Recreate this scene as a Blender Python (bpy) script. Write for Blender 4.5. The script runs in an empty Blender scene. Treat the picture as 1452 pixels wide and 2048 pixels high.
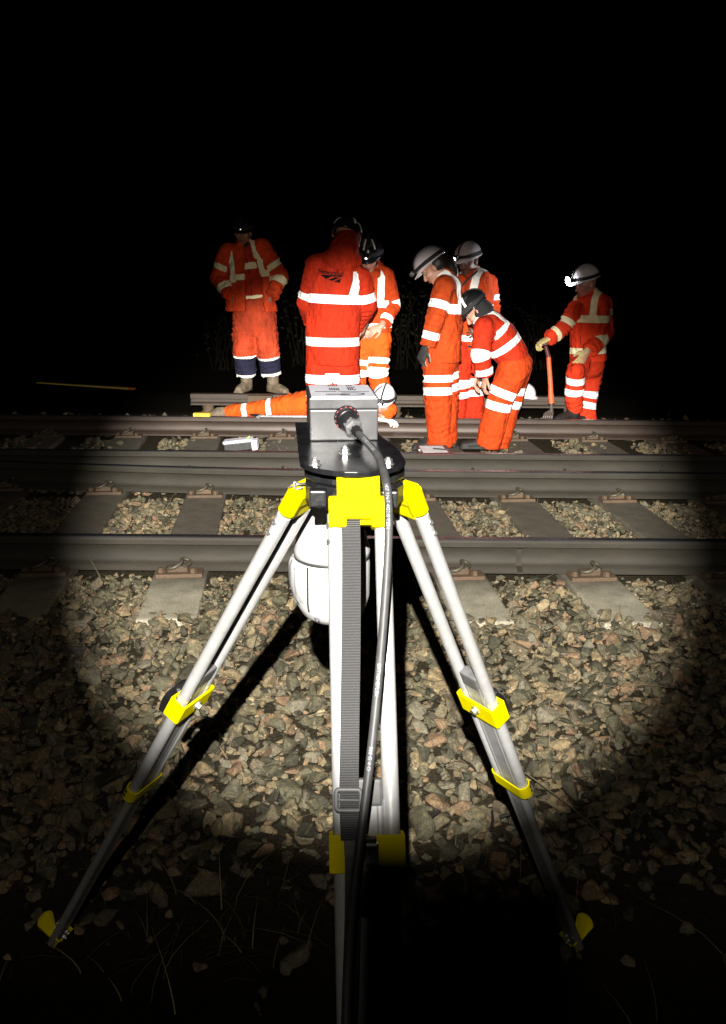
import bpy, bmesh, math, random
import numpy as np
from mathutils import Vector, Matrix, Quaternion
from mathutils.bvhtree import BVHTree
R = math.radians
S = bpy.context.scene
COL = S.collection
rng = np.random.default_rng(7)
random.seed(7)

# ------------------------------------------------------------------ camera
CZ, PITCH, ROLL, F = 1.544, R(15.79), R(0.5), 1800.0
CAMROT = Matrix.Rotation(math.pi/2 - PITCH, 3, 'X') @ Matrix.Rotation(ROLL, 3, 'Z')
def ray(px, py):
    return CAMROT @ Vector(((px-726)/F, -(py-1024)/F, -1.0))
def at(px, py, D):                       # point of the place at distance D along the ground
    v = ray(px, py); v = v*(D/v.y)
    return Vector((v.x, v.y, v.z+CZ))
def atz(px, py, z):
    v = ray(px, py); v = v*((z-CZ)/v.z)
    return Vector((v.x, v.y, z))
cd = bpy.data.cameras.new('camera'); cam = bpy.data.objects.new('camera', cd); COL.objects.link(cam)
cam.location = (0, 0, CZ); cam.rotation_euler = CAMROT.to_euler()
cd.sensor_fit = 'VERTICAL'; cd.sensor_height = 36; cd.lens = F/2048*36
cd.clip_start = 0.01; cd.clip_end = 500
S.camera = cam

# ------------------------------------------------------------------ materials
class NT:
    def __init__(s, name):
        s.m = bpy.data.materials.new(name); s.m.use_nodes = True
        s.t = s.m.node_tree; s.b = s.t.nodes['Principled BSDF']
    def n(s, typ, **kw):
        x = s.t.nodes.new(typ)
        for k, v in kw.items():
            if k in x.inputs: x.inputs[k].default_value = v
            else: setattr(x, k, v)
        return x
    def l(s, a, ao, b, bi): s.t.links.new(a.outputs[ao], b.inputs[bi])
    def coord(s, kind='Object'): return s.n('ShaderNodeTexCoord'), kind
    def noise(s, scale, detail=3.0, rough=.55, kind='Object', stretch=None):
        tc = s.n('ShaderNodeTexCoord'); nz = s.n('ShaderNodeTexNoise')
        nz.inputs['Scale'].default_value = scale; nz.inputs['Detail'].default_value = detail; nz.inputs['Roughness'].default_value = rough
        if stretch:
            mp = s.n('ShaderNodeMapping'); mp.inputs['Scale'].default_value = stretch
            s.l(tc, kind, mp, 'Vector'); s.l(mp, 'Vector', nz, 'Vector')
        else: s.l(tc, kind, nz, 'Vector')
        return nz
    def ramp(s, src, out, stops):
        r = s.n('ShaderNodeValToRGB'); e = r.color_ramp.elements
        while len(e) < len(stops): e.new(.5)
        for i, (p, c) in enumerate(stops):
            e[i].position = p; e[i].color = (*c, 1) if len(c) == 3 else c
        s.l(src, out, r, 'Fac'); return r
    def mix(s, fac, a, b, blend='MIX'):
        x = s.n('ShaderNodeMix', data_type='RGBA', blend_type=blend)
        for sock, val in ((0, fac), (6, a), (7, b)):
            if isinstance(val, tuple) and hasattr(val[0], 'outputs'): s.t.links.new(val[0].outputs[val[1]], x.inputs[sock])
            elif isinstance(val, tuple): x.inputs[sock].default_value = (*val, 1)
            else: x.inputs[sock].default_value = val
        return x
    def bump(s, src, out, strength, dist=.01, prev=None):
        b = s.n('ShaderNodeBump'); b.inputs['Strength'].default_value = strength; b.inputs['Distance'].default_value = dist
        s.l(src, out, b, 'Height')
        if prev: s.l(prev, 'Normal', b, 'Normal')
        s.l(b, 'Normal', s.b, 'Normal'); return b
def mat(name, col, rough=.5, metal=0., var=.25, scale=30, bump=.1, spec=.5, coat=0, bdist=.004):
    k = NT(name); nz = k.noise(scale, 4)
    lo = tuple(c*(1-var) for c in col); hi = tuple(min(1, c*(1+var)) for c in col)
    r = k.ramp(nz, 'Fac', [(.3, lo), (.7, hi)]); k.l(r, 'Color', k.b, 'Base Color')
    k.b.inputs['Roughness'].default_value = rough; k.b.inputs['Metallic'].default_value = metal
    k.b.inputs['Specular IOR Level'].default_value = spec; k.b.inputs['Coat Weight'].default_value = coat
    rr = k.n('ShaderNodeMapRange'); k.l(nz, 'Fac', rr, 'Value')
    rr.inputs['To Min'].default_value = max(0, rough-.08); rr.inputs['To Max'].default_value = min(1, rough+.08); k.l(rr, 'Result', k.b, 'Roughness')
    if bump: k.bump(nz, 'Fac', bump, bdist)
    return k.m
M = {}
M['yellow'] = mat('yellow_paint', (.70, .60, .0), .6, 0, .05, 20, .02, .04)
M['alu'] = mat('brushed_aluminium', (.52, .52, .525), .34, .35, .08, 60, .03)
M['slide'] = mat('aluminium_slide', (.40, .40, .41), .42, .35, .12, 50, .05)
M['black_cast'] = mat('black_casting', (.012, .012, .014), .42, 0, .3, 120, .12)
M['black_plate'] = mat('black_plate', (.010, .010, .012), .28, 0, .4, 25, .05)
M['black_plastic'] = mat('black_plastic', (.012, .012, .013), .35, 0, .3, 60, .06)
M['grey_plastic'] = mat('grey_plastic', (.12, .12, .125), .5, 0, .2, 60, .06)
M['zinc'] = mat('zinc_bolt', (.6, .6, .6), .25, .85, .2, 80, .1)
M['box_metal'] = mat('box_metal', (.078, .078, .082), .36, .45, .3, 14, .03)
M['white_shell'] = mat('white_shell', (.50, .50, .515), .4, 0, .03, 20, .01)
M['dark_seam'] = mat('dark_seam', (.03, .03, .03), .6, 0, .2, 40, .03)
M['label_paper'] = mat('label_paper', (.62, .62, .70), .5, 0, .05, 20, 0)
M['ink'] = mat('ink', (.008, .008, .009), .9, 0, .2, 60, 0, 0.)
M['print_white'] = mat('print_white', (.36, .38, .42), .5, 0, .1, 60, 0)
M['red_plastic'] = mat('red_plastic', (.35, .03, .04), .4, 0, .2, 60, .03)
M['cable'] = mat('cable_rubber', (.060, .060, .063), .5, 0, .2, 60, .05)
M['paper'] = mat('paper', (.62, .60, .62), .7, 0, .05, 30, .02)
M['wood_yellow'] = mat('yellow_timber', (.85, .58, .13), .7, 0, .25, 40, .15)
M['orange_end'] = mat('orange_end', (.5, .12, .03), .6, 0, .2, 40, .05)
M['sponge'] = mat('yellow_pad', (.62, .42, .03), .7, 0, .15, 60, .1)
M['white_plastic'] = mat('white_plastic', (.6, .62, .66), .4, 0, .1, 30, .02)
M['blue_plastic'] = mat('blue_plastic', (.05, .07, .3), .4, 0, .2, 30, .02)
M['green_plastic'] = mat('green_plastic', (.3, .5, .05), .4, 0, .2, 30, .02)
M['fork_orange'] = mat('fork_orange', (.55, .09, .03), .5, 0, .2, 40, .05)
M['fork_dark'] = mat('fork_dark', (.06, .012, .012), .5, 0, .2, 40, .05)
M['fork_steel'] = mat('fork_steel', (.13, .11, .10), .5, .5, .35, 60, .15)
M['boot'] = mat('muddy_boot', (.12, .09, .06), .8, 0, .5, 25, .4)
M['boot_dark'] = mat('dark_boot', (.008, .007, .006), .7, 0, .4, 40, .2)
M['hair'] = mat('dark_hair', (.012, .009, .008), .5, 0, .5, 90, .4)
M['helmet_white'] = mat('white_helmet', (.60, .55, .57), .32, 0, .06, 12, .02)
M['helmet_black'] = mat('black_helmet', (.010, .010, .012), .22, 0, .3, 20, .02)
M['helmet_grey'] = mat('grey_helmet', (.07, .07, .08), .2, 0, .3, 20, .02)
M['strip'] = mat('reflective_strip', (.85, .85, .78), .5, 0, .06, 50, .02)
M['elastic'] = mat('black_elastic', (.014, .013, .014), .8, 0, .3, 60, .1)
M['glove_cream'] = mat('cream_glove', (.42, .33, .14), .8, 0, .25, 60, .2)
M['glove_white'] = mat('white_glove', (.68, .64, .6), .8, 0, .1, 60, .2)
M['glove_black'] = mat('black_glove', (.012, .012, .012), .8, 0, .25, 60, .2)
M['beard'] = mat('neck_warmer', (.012, .012, .013), .9, 0, .3, 60, .2)
M['leaf'] = mat('bush_leaf', (.006, .0065, .0036), .8, 0, .6, 5, 0, 0.)
M['twig'] = mat('bush_twig', (.003, .0025, .002), .9, 0, .4, 15, .1, 0.)
M['stick'] = mat('wet_stick', (.012, .010, .008), .7, 0, .4, 30, .2)
def straw_mat():
    k = NT('dry_grass'); g = k.n('ShaderNodeNewGeometry')
    r = k.ramp(g, 'Random Per Island', [(0, (.04, .034, .014)), (.5, (.08, .066, .03)), (1, (.15, .13, .07))])
    k.l(r, 'Color', k.b, 'Base Color'); k.b.inputs['Roughness'].default_value = .7; return k.m
M['straw'] = straw_mat()
def lens_mat(name, col, st):
    k = NT(name); k.b.inputs['Base Color'].default_value = (.8, .8, .8, 1)
    k.b.inputs['Emission Color'].default_value = (*col, 1); k.b.inputs['Emission Strength'].default_value = st; return k.m
M['lens_bright'] = lens_mat('lit_lens', (.93, .95, 1), 60)
M['lens_lit'] = lens_mat('lit_lens_small', (1, .95, .88), 14)
M['lens_dim'] = lens_mat('dim_lens', (1, .85, .6), 1.2)
def webbing():
    k = NT('strap_webbing'); tc = k.n('ShaderNodeTexCoord'); w = k.n('ShaderNodeTexWave', wave_type='BANDS', bands_direction='Z')
    w.inputs['Scale'].default_value = 175; w.inputs['Distortion'].default_value = .7; w.inputs['Detail'].default_value = 2; w.inputs['Detail Scale'].default_value = 6
    k.l(tc, 'Object', w, 'Vector')
    r = k.ramp(w, 'Fac', [(.15, (.022, .022, .023)), (.85, (.12, .118, .125))]); k.l(r, 'Color', k.b, 'Base Color')
    k.b.inputs['Roughness'].default_value = .75; k.bump(w, 'Fac', .8, .002); return k.m
M['webbing'] = webbing()
def stone_mat():
    k = NT('ballast_stone'); g = k.n('ShaderNodeNewGeometry')
    r = k.ramp(g, 'Random Per Island', [(0, (.030, .029, .020)), (.15, (.060, .057, .039)), (.38, (.098, .086, .057)), (.56, (.082, .070, .051)), (.66, (.145, .116, .074)), (.78, (.128, .088, .058)), (.88, (.098, .092, .072)), (.975, (.19, .16, .11)), (.993, (.10, .028, .020)), (.996, (.048, .045, .045))])
    r.color_ramp.interpolation = 'CONSTANT'
    nz = k.noise(60, 6, .7); n2 = k.noise(260, 3, .7)
    d = k.ramp(nz, 'Fac', [(.3, (.52, .52, .48)), (.5, (1.16, 1.09, .96)), (.72, (1.85, 1.72, 1.46))])
    a = k.mix(1.0, (r, 'Color'), (d, 'Color'), 'MULTIPLY')
    sp = k.ramp(n2, 'Fac', [(.36, (.5, .5, .5)), (.5, (1, 1, 1)), (.66, (1.5, 1.5, 1.45))])
    a2 = k.mix(.85, (a, 2), (sp, 'Color'), 'MULTIPLY'); k.l(a2, 2, k.b, 'Base Color')
    k.b.inputs['Roughness'].default_value = .78; k.b.inputs['Specular IOR Level'].default_value = .35
    b = k.bump(nz, 'Fac', .55, .012); k.bump(n2, 'Fac', .5, .003, b); return k.m
M['stone'] = stone_mat()
def ground_mat():
    k = NT('ballast_ground'); nz = k.noise(70, 8, .75); r = k.ramp(nz, 'Fac', [(.3, (.016, .013, .009)), (.55, (.045, .038, .026)), (.75, (.085, .074, .052))])
    tc = k.n('ShaderNodeTexCoord'); sp = k.n('ShaderNodeSeparateXYZ'); k.l(tc, 'Object', sp, 'Vector'); soil_falloff = k.n('ShaderNodeMapRange'); soil_falloff.inputs['From Min'].default_value = 8.7; soil_falloff.inputs['From Max'].default_value = 9.1; k.l(sp, 'Y', soil_falloff, 'Value')  # bank beyond the tracks coloured near black in place of torch fall-off
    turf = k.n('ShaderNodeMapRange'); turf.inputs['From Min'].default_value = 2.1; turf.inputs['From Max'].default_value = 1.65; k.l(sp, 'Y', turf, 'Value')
    m0 = k.mix((soil_falloff, 'Result'), (r, 'Color'), (.004, .0034, .0026)); m1 = k.mix((turf, 'Result'), (m0, 2), (.010, .009, .005)); k.l(m1, 2, k.b, 'Base Color'); k.b.inputs['Roughness'].default_value = 1.; k.b.inputs['Specular IOR Level'].default_value = 0.; k.bump(nz, 'Fac', .8, .02); return k.m
M['ground'] = ground_mat()
def concrete_mat():
    k = NT('sleeper_concrete'); n1 = k.noise(9, 5, .6); n2 = k.noise(150, 4, .75); v = k.n('ShaderNodeTexVoronoi'); v.inputs['Scale'].default_value = 42
    tc = k.n('ShaderNodeTexCoord'); k.l(tc, 'Object', v, 'Vector')
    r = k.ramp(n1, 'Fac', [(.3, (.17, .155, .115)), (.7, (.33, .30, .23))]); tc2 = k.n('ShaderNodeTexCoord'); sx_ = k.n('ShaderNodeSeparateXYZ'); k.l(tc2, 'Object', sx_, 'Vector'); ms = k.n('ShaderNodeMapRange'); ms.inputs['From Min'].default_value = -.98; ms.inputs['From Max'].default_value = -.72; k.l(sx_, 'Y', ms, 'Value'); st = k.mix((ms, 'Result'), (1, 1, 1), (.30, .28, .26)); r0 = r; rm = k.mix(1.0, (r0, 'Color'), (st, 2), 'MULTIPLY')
    pit = k.ramp(v, 'Distance', [(.10, (.35, .33, .3)), (.2, (1, 1, 1))]); sp = k.ramp(n2, 'Fac', [(.36, (.4, .38, .35)), (.5, (1, 1, 1)), (.66, (1.4, 1.4, 1.38))])
    a = k.mix(.6, (rm, 2), (pit, 'Color'), 'MULTIPLY'); a2 = k.mix(.8, (a, 2), (sp, 'Color'), 'MULTIPLY')
    k.l(a2, 2, k.b, 'Base Color'); k.b.inputs['Roughness'].default_value = .85; k.bump(n2, 'Fac', .5, .004); return k.m
M['concrete'] = concrete_mat()
def rust_mat(name, a, b, rough, metal):
    k = NT(name); n1 = k.noise(14, 6, .7, stretch=(.25, 1, 1)); n2 = k.noise(120, 4, .7)
    r = k.ramp(n1, 'Fac', [(.3, a), (.72, b)]); sp = k.ramp(n2, 'Fac', [(.3, (.55, .5, .45)), (.55, (1, 1, 1)), (.75, (1.3, 1.25, 1.2))])
    x = k.mix(.7, (r, 'Color'), (sp, 'Color'), 'MULTIPLY'); k.l(x, 2, k.b, 'Base Color')
    k.b.inputs['Roughness'].default_value = rough; k.b.inputs['Metallic'].default_value = metal; k.bump(n2, 'Fac', .25, .002); return k.m
M['rail_side'] = rust_mat('rail_side', (.012, .0098, .0058), (.029, .0235, .0145), .72, .1)
M['rail_brown'] = rust_mat('rail_brown', (.028, .017, .012), (.052, .034, .024), .5, .2)  # brown rust, darkened to stand in for the torch fading with distance
M['plate_rust'] = rust_mat('rusty_baseplate', (.045, .028, .016), (.11, .07, .04), .75, .1)
M['rail_top'] = rust_mat('worn_rail_top', (.13, .13, .14), (.22, .22, .24), .45, .85)
M['rail_shine'] = rust_mat('rail_running_band', (.15, .15, .18), (.24, .24, .28), .36, .95)
M['clip'] = rust_mat('clip_steel', (.05, .045, .032), (.10, .09, .065), .55, .3)
M['cond'] = rust_mat('conductor_steel', (.026, .018, .012), (.050, .035, .024), .65, .2)  # steel tone lowered too, the weak far light put into its colour

# ------------------------------------------------------------------ objects
def link(name, me, parent=None):
    o = bpy.data.objects.new(name, me); COL.objects.link(o)
    if parent is not None: o.parent = parent
    return o
def base_of(o):
    b = Vector((0, 0, 0))
    while o is not None: b += o.location; o = o.parent
    return b
def tag(o, label=None, cat=None, group=None, kind=None):
    if label: o['label'] = label
    if cat: o['category'] = cat
    if group: o['group'] = group
    if kind: o['kind'] = kind
    return o
def empty(name, loc, label, cat, group=None):
    o = bpy.data.objects.new(name, None); COL.objects.link(o); o.location = loc; o.empty_display_size = .05
    return tag(o, label, cat, group)
class MB:
    """collects shapes, world coordinates"""
    def __init__(s): s.v = []; s.f = []; s.mi = []; s.sm = []
    def add(s, v, f, mi=0, sm=False):
        o = len(s.v); s.v += [Vector(p) for p in v]; s.f += [tuple(i+o for i in q) for q in f]
        s.mi += [mi]*len(f); s.sm += [sm]*len(f); return s
    def frame_box(s, c, ax, ay, az, hx, hy, hz, mi=0, bev=0.):
        c = Vector(c); ax, ay, az = (Vector(a).normalized() for a in (ax, ay, az))
        bm = bmesh.new(); bmesh.ops.create_cube(bm, size=2)
        for v in bm.verts: v.co = Vector((v.co.x*hx, v.co.y*hy, v.co.z*hz))
        if bev: bmesh.ops.bevel(bm, geom=list(bm.edges), offset=bev, segments=2, profile=.6, affect='EDGES')
        bm.verts.index_update()
        s.add([c+ax*v.co.x+ay*v.co.y+az*v.co.z for v in bm.verts], [[v.index for v in f.verts] for f in bm.faces], mi); bm.free(); return s
    def box(s, c, hx, hy, hz, yaw=0, mi=0, bev=0.):
        return s.frame_box(c, (math.cos(yaw), math.sin(yaw), 0), (-math.sin(yaw), math.cos(yaw), 0), (0, 0, 1), hx, hy, hz, mi, bev)
    def tube(s, pts, rad, n=12, mi=0, cap=True, sm=True, flat=None):
        pts = [Vector(p) for p in pts]; N = len(pts)
        if not hasattr(rad, '__len__'): rad = [rad]*N
        ring = []; up = None
        for i in range(N):
            t = (pts[min(i+1, N-1)]-pts[max(i-1, 0)]).normalized()
            if up is None: up = t.orthogonal().normalized()
            up = (up-t*up.dot(t)).normalized(); sd = t.cross(up)
            ring += [pts[i]+(up*math.cos(a)+sd*math.sin(a))*rad[i] for a in (2*math.pi*j/n for j in range(n))]
        f = [(i*n+j, i*n+(j+1) % n, (i+1)*n+(j+1) % n, (i+1)*n+j) for i in range(N-1) for j in range(n)]
        s.add(ring, f, mi, sm)
        if cap: s.add(ring[:n], [tuple(reversed(range(n)))], mi); s.add(ring[-n:], [tuple(range(n))], mi)
        return s
    def lathe(s, c, prof, n=32, mi=0, axis=(0, 0, 1), sm=True, a0=0., a1=2*math.pi):
        az = Vector(axis).normalized(); ax = az.orthogonal().normalized()
        if abs(az.z) > .9: ax = Vector((1, 0, 0)); ax = (ax-az*ax.dot(az)).normalized()
        ay = az.cross(ax); c = Vector(c); full = abs(a1-a0-2*math.pi) < 1e-6; K = n if full else n+1
        v = [c+az*h+(ax*math.cos(a)+ay*math.sin(a))*r for r, h in prof for a in (a0+(a1-a0)*j/n for j in range(K))]
        f = [(i*K+j, i*K+(j+1) % K, (i+1)*K+(j+1) % K, (i+1)*K+j) for i in range(len(prof)-1) for j in range(n)]
        return s.add(v, f, mi, sm)
    def prism(s, poly, d, mi=0):
        """poly: 3D points, extruded by vector d"""
        poly = [Vector(p) for p in poly]; d = Vector(d); n = len(poly)
        s.add(poly+[p+d for p in poly], [tuple(range(n))[::-1], tuple(range(n, 2*n))]+[(i, (i+1) % n, n+(i+1) % n, n+i) for i in range(n)], mi); return s
    def build(s, name, mats, parent=None, loc=None, recalc=True):
        b = base_of(parent) if parent is not None else (Vector(loc) if loc is not None else Vector((0, 0, 0)))
        me = bpy.data.meshes.new(name); me.from_pydata([p-b for p in s.v], [], s.f)
        for m in (mats if isinstance(mats, (list, tuple)) else [mats]): me.materials.append(M[m] if isinstance(m, str) else m)
        me.polygons.foreach_set('material_index', s.mi); me.polygons.foreach_set('use_smooth', s.sm)
        if recalc:
            bm = bmesh.new(); bm.from_mesh(me); bmesh.ops.recalc_face_normals(bm, faces=bm.faces); bm.to_mesh(me); bm.free()
        me.update(); o = link(name, me, parent)
        if parent is None and loc is not None: o.location = b
        return o
def np_mesh(name, V, Fa, mats, parent=None, smooth=True, attrs=None, base=None):
    b = np.array(base_of(parent)) if parent is not None else (np.array(base) if base is not None else np.zeros(3))
    me = bpy.data.meshes.new(name); V = np.asarray(V, np.float32)-b.astype(np.float32); Fa = np.asarray(Fa, np.int32); k = Fa.shape[1]
    me.vertices.add(len(V)); me.vertices.foreach_set('co', V.ravel())
    me.loops.add(Fa.size); me.loops.foreach_set('vertex_index', Fa.ravel())
    me.polygons.add(len(Fa)); me.polygons.foreach_set('loop_start', np.arange(0, Fa.size, k, dtype=np.int32))
    me.polygons.foreach_set('use_smooth', np.full(len(Fa), smooth))
    for m in (mats if isinstance(mats, (list, tuple)) else [mats]): me.materials.append(M[m] if isinstance(m, str) else m)
    for an, (ty, arr) in (attrs or {}).items():
        a = me.attributes.new(an, ty, 'POINT')
        a.data.foreach_set('color' if ty == 'FLOAT_COLOR' else 'value', np.asarray(arr, np.float32).ravel())
    me.update(); me.validate()
    o = link(name, me, parent)
    if parent is None and base is not None: o.location = base
    return o
def catmull(pts, n=8):
    P = [Vector(p) for p in pts]; P = [P[0]*2-P[1]]+P+[P[-1]*2-P[-2]]; out = []
    for i in range(1, len(P)-2):
        for j in range(n):
            t = j/n; a, b, c, d = P[i-1:i+3]
            out.append(.5*((2*b)+(c-a)*t+(2*a-5*b+4*c-d)*t*t+(3*b-a-3*c+d)*t**3))
    return out+[P[-2]]
def text_mesh(txt, size, bold=0.):
    """flat triangles of a string, as numpy arrays (x along, y up)"""
    cu = bpy.data.curves.new('t', 'FONT'); cu.body = txt; cu.size = size; cu.resolution_u = 3; cu.offset = bold
    o = bpy.data.objects.new('t', cu); COL.objects.link(o)
    me = bpy.data.meshes.new_from_object(o.evaluated_get(bpy.context.evaluated_depsgraph_get()))
    bm = bmesh.new(); bm.from_mesh(me); bmesh.ops.triangulate(bm, faces=bm.faces)
    bm.verts.index_update(); V = [(v.co.x, v.co.y) for v in bm.verts]; T = [tuple(v.index for v in f.verts) for f in bm.faces]; bm.free()
    bpy.data.objects.remove(o); bpy.data.curves.remove(cu); bpy.data.meshes.remove(me); return V, T
TORCH = 228
# ------------------------------------------------------------------ setting: ground, stones, sleepers, rails
def zground(x, y):
    return -.040 - np.clip((2.15-y)/.6, 0, 1)*.03
gx = np.concatenate([[-60, -30, -15, -8], np.linspace(-5, 5, 61), [8, 15, 30, 60]]); gy = np.concatenate([[-30, -8, -2], np.linspace(0, 12, 61), [16, 25, 45, 90]])
X, Y = np.meshgrid(gx, gy, indexing='ij'); Zg = zground(X, Y)
Zg = Zg + .18*np.clip((Y-8.95)/.45, 0, 1)                     # low bank beyond the far track
def zbank(x, y): return float(zground(np.array(x), np.array(y)) + .18*min(1, max(0, (y-8.95)/.45)))
V = np.stack([X, Y, Zg], -1).reshape(-1, 3); nx, ny = len(gx), len(gy); I = np.arange(nx*ny).reshape(nx, ny)
Fq = np.stack([I[:-1, :-1], I[1:, :-1], I[1:, 1:], I[:-1, 1:]], -1).reshape(-1, 4)
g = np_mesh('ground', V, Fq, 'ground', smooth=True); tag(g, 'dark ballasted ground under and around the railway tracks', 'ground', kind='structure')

RAILD = [4.39, 5.90, 6.47, 7.95]
SKEW = -.088
SLEEP = [-2.95, -2.28, -1.6, -.92, -.22, .49, 1.15, 1.82, 2.5, 3.2]
def sx(x0, y): return x0+SKEW*(y-4.3)
def rail_y(i, x):
    if i == 1: return 5.90+.055*max(0, -.35-x)**1.5
    return RAILD[i]
# stones: angular convex hulls, many copies written into one mesh
def stone_variants(n):
    out = []
    for k in range(n):
        bm = bmesh.new(); r = np.random.default_rng(100+k)
        p = r.normal(size=(11, 3)); p /= np.linalg.norm(p, axis=1)[:, None]; p *= np.array([1, r.uniform(.65, .95), r.uniform(.5, .8)])*r.uniform(.8, 1.05, (11, 1))
        for q in p: bm.verts.new(q)
        res = bmesh.ops.convex_hull(bm, input=bm.verts); bmesh.ops.delete(bm, geom=[e for e in res['geom_interior'] if isinstance(e, bmesh.types.BMVert)], context='VERTS')
        bmesh.ops.bevel(bm, geom=list(bm.edges), offset=.07, segments=1, affect='EDGES', profile=.5)
        bmesh.ops.triangulate(bm, faces=bm.faces); bm.verts.index_update()
        out.append((np.array([v.co[:] for v in bm.verts]), np.array([[v.index for v in f.verts] for f in bm.faces]))); bm.free()
    return out
VAR = stone_variants(24)
def on_sleeper(x, y, w):
    hit = np.zeros(len(x), bool)
    for x0 in SLEEP:
        hit |= (np.abs(x-sx(x0, y)) < w) & (((y > 3.66) & (y < 6.22)) | ((y > 6.30) & (y < 8.85)))
    return hit
def scatter(x0, x1, y0, y1, sp, smin, smax, z0, zj, keep=1.0):
    nx, ny = int((x1-x0)/sp), int((y1-y0)/sp); X, Y = np.meshgrid(np.arange(nx), np.arange(ny)); X = X.ravel(); Y = Y.ravel()
    x = x0+(X+rng.uniform(-.55, .55, X.size)+.5)*sp; y = y0+(Y+rng.uniform(-.55, .55, X.size)+.5)*sp
    ok = rng.random(X.size) < keep*np.clip((y+.09*np.sin(5*x)+.05*np.sin(13*x+1)-1.80)/.5, .02, 1)
    for i in range(4): ok &= np.abs(y-RAILD[i]) > .10
    ok &= np.abs(x) < .42*y+.55
    x, y = x[ok], y[ok]; s = rng.uniform(smin, smax, x.size)*rng.choice([.7, 1, 1, 1.2], x.size)
    ok = ~on_sleeper(x, y, .122+s*.5) | (on_sleeper(x, y, .15) & (y < 3.84) & (rng.random(x.size) < .75) & ~((y > 3.76) & (rng.random(x.size) < .6)))
    x, y, s = x[ok], y[ok], s[ok]
    z = zground(x, y)+.040+z0+rng.normal(0, zj, x.size)
    return np.stack([x, y, z, s], 1)
near = [scatter(-2.2, 2.2, 1.6, 4.32, .060, .034, .055, -.044, .008), scatter(-2.2, 2.2, 1.6, 4.32, .070, .032, .053, -.020, .010, .95), scatter(-2.2, 2.2, 2.1, 4.32, .15, .036, .058, -.006, .010, .8), scatter(-2.2, 2.2, 1.6, 4.32, .05, .030, .045, -.075, .006), scatter(-2.2, 2.2, 1.6, 4.32, .034, .012, .024, -.022, .010), scatter(-3, 3, 4.5, 6.4, .036, .013, .026, -.022, .008), scatter(-3, 3, 4.5, 6.4, .05, .026, .042, -.036, .008), scatter(-2.4, 2.4, 3.52, 3.76, .055, .026, .044, .004, .012), scatter(-4, 4, 6.5, 9.0, .05, .018, .032, -.028, .010),
        scatter(-3, 3, 4.5, 6.4, .060, .030, .050, -.055, .007), scatter(-3, 3, 4.5, 6.4, .072, .030, .050, -.030, .010, .8),
        scatter(-4, 4, 6.5, 9.1, .070, .032, .052, -.045, .010), scatter(-4, 4, 6.5, 9.1, .085, .032, .052, -.018, .014, .8)]
ST = np.concatenate(near); n = len(ST)
q = rng.normal(size=(n, 4)); q /= np.linalg.norm(q, axis=1)[:, None]
w, x, y, z = q.T
RM = np.stack([1-2*(y*y+z*z), 2*(x*y-z*w), 2*(x*z+y*w), 2*(x*y+z*w), 1-2*(x*x+z*z), 2*(y*z-x*w), 2*(x*z-y*w), 2*(y*z+x*w), 1-2*(x*x+y*y)], 1).reshape(n, 3, 3)
vi = rng.integers(0, len(VAR), n); AV, AF, off = [], [], 0
for k, (sv, sf) in enumerate(VAR):
    ids = np.nonzero(vi == k)[0]
    P = np.einsum('nij,vj->nvi', RM[ids], sv)*ST[ids, 3][:, None, None]; P[..., 2] *= .85; P += ST[ids, None, :3]
    AV.append(P.reshape(-1, 3)); Fk = sf[None]+(np.arange(len(ids))*len(sv))[:, None, None]+off; AF.append(Fk.reshape(-1, 3)); off += len(ids)*len(sv)
o = np_mesh('ballast_stones', np.concatenate(AV), np.concatenate(AF), 'stone', smooth=False)
tag(o, 'loose angular grey and brown ballast stones around the sleepers', 'ballast', kind='stuff')
print('stones', n)

# sleepers
DESC = {-.92: 'concrete sleeper behind the left tripod leg', -.22: 'concrete sleeper directly behind the white dome camera', .49: 'concrete sleeper just right of the right tripod leg top', 1.15: 'concrete sleeper at the right of the near rail with a weld beside it'}
def clip_path(c, sgn, yaw):
    """e-shaped spring clip; sgn -1: toe points to the viewer's side of the rail"""
    L = [(-.055, .0, .012), (-.045, -.05, .022), (-.012, -.062, .032), (.018, -.035, .046), (.018, .02, .05), (.048, .034, .036), (.058, .0, .03), (.035, -.045, .03)]
    ca, sa = math.cos(yaw), math.sin(yaw)
    return catmull([Vector((c[0]+(x*ca-y*sgn*-1*sa), c[1]+(x*sa+y*sgn*-1*ca), c[2]+z)) for x, y, z in L], 5)
def sleeper(x0, ya, yb, rails, label, g):
    yaw = math.atan(-SKEW); ym = (ya+yb)/2
    root = empty('railway_sleeper', (sx(x0, ym), ym, 0), label, 'sleeper', g)
    b = MB(); L = (yb-ya)/2
    bm_c = Vector((sx(x0, ym), ym, -.075))
    b.box(bm_c, .135, L, .075, yaw, 0, .012); b.build('sleeper_body', 'concrete', root)
    for ri in rails:
        yr = rail_y(ri, sx(x0, RAILD[ri])); xr = sx(x0, yr)
        p = MB(); p.box((xr, yr, .010), .115, .172, .010, yaw, 0, .004)
        for sg in (-1, 1):
            p.box((xr, yr+sg*.118, .034), .05, .02, .016, yaw, 0, .005)
            for dx in (-.08, .08): p.lathe((xr+dx, yr+sg*.14, .02), [(.018, 0), (.018, .018), (.010, .024), (0, .025)], 6, 0, sm=False)
        bp = p.build('baseplate', 'plate_rust', root)
        for sg in (-1, 1):
            t = MB(); t.tube(clip_path((xr, yr+sg*.098, .022), sg, yaw), .0085, 8); t.build('rail_clip', 'clip', bp)
    return root
for i, x0 in enumerate(SLEEP):
    pos = ['far left', 'second from left', 'third from left', '', '', '', '', 'third from right', 'second from right', 'far right'][i]
    sleeper(x0, 3.69, 6.24, (0, 1), DESC.get(x0, f'concrete sleeper of the near track, {pos} in the row'), 'sleepers of the near track')
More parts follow.
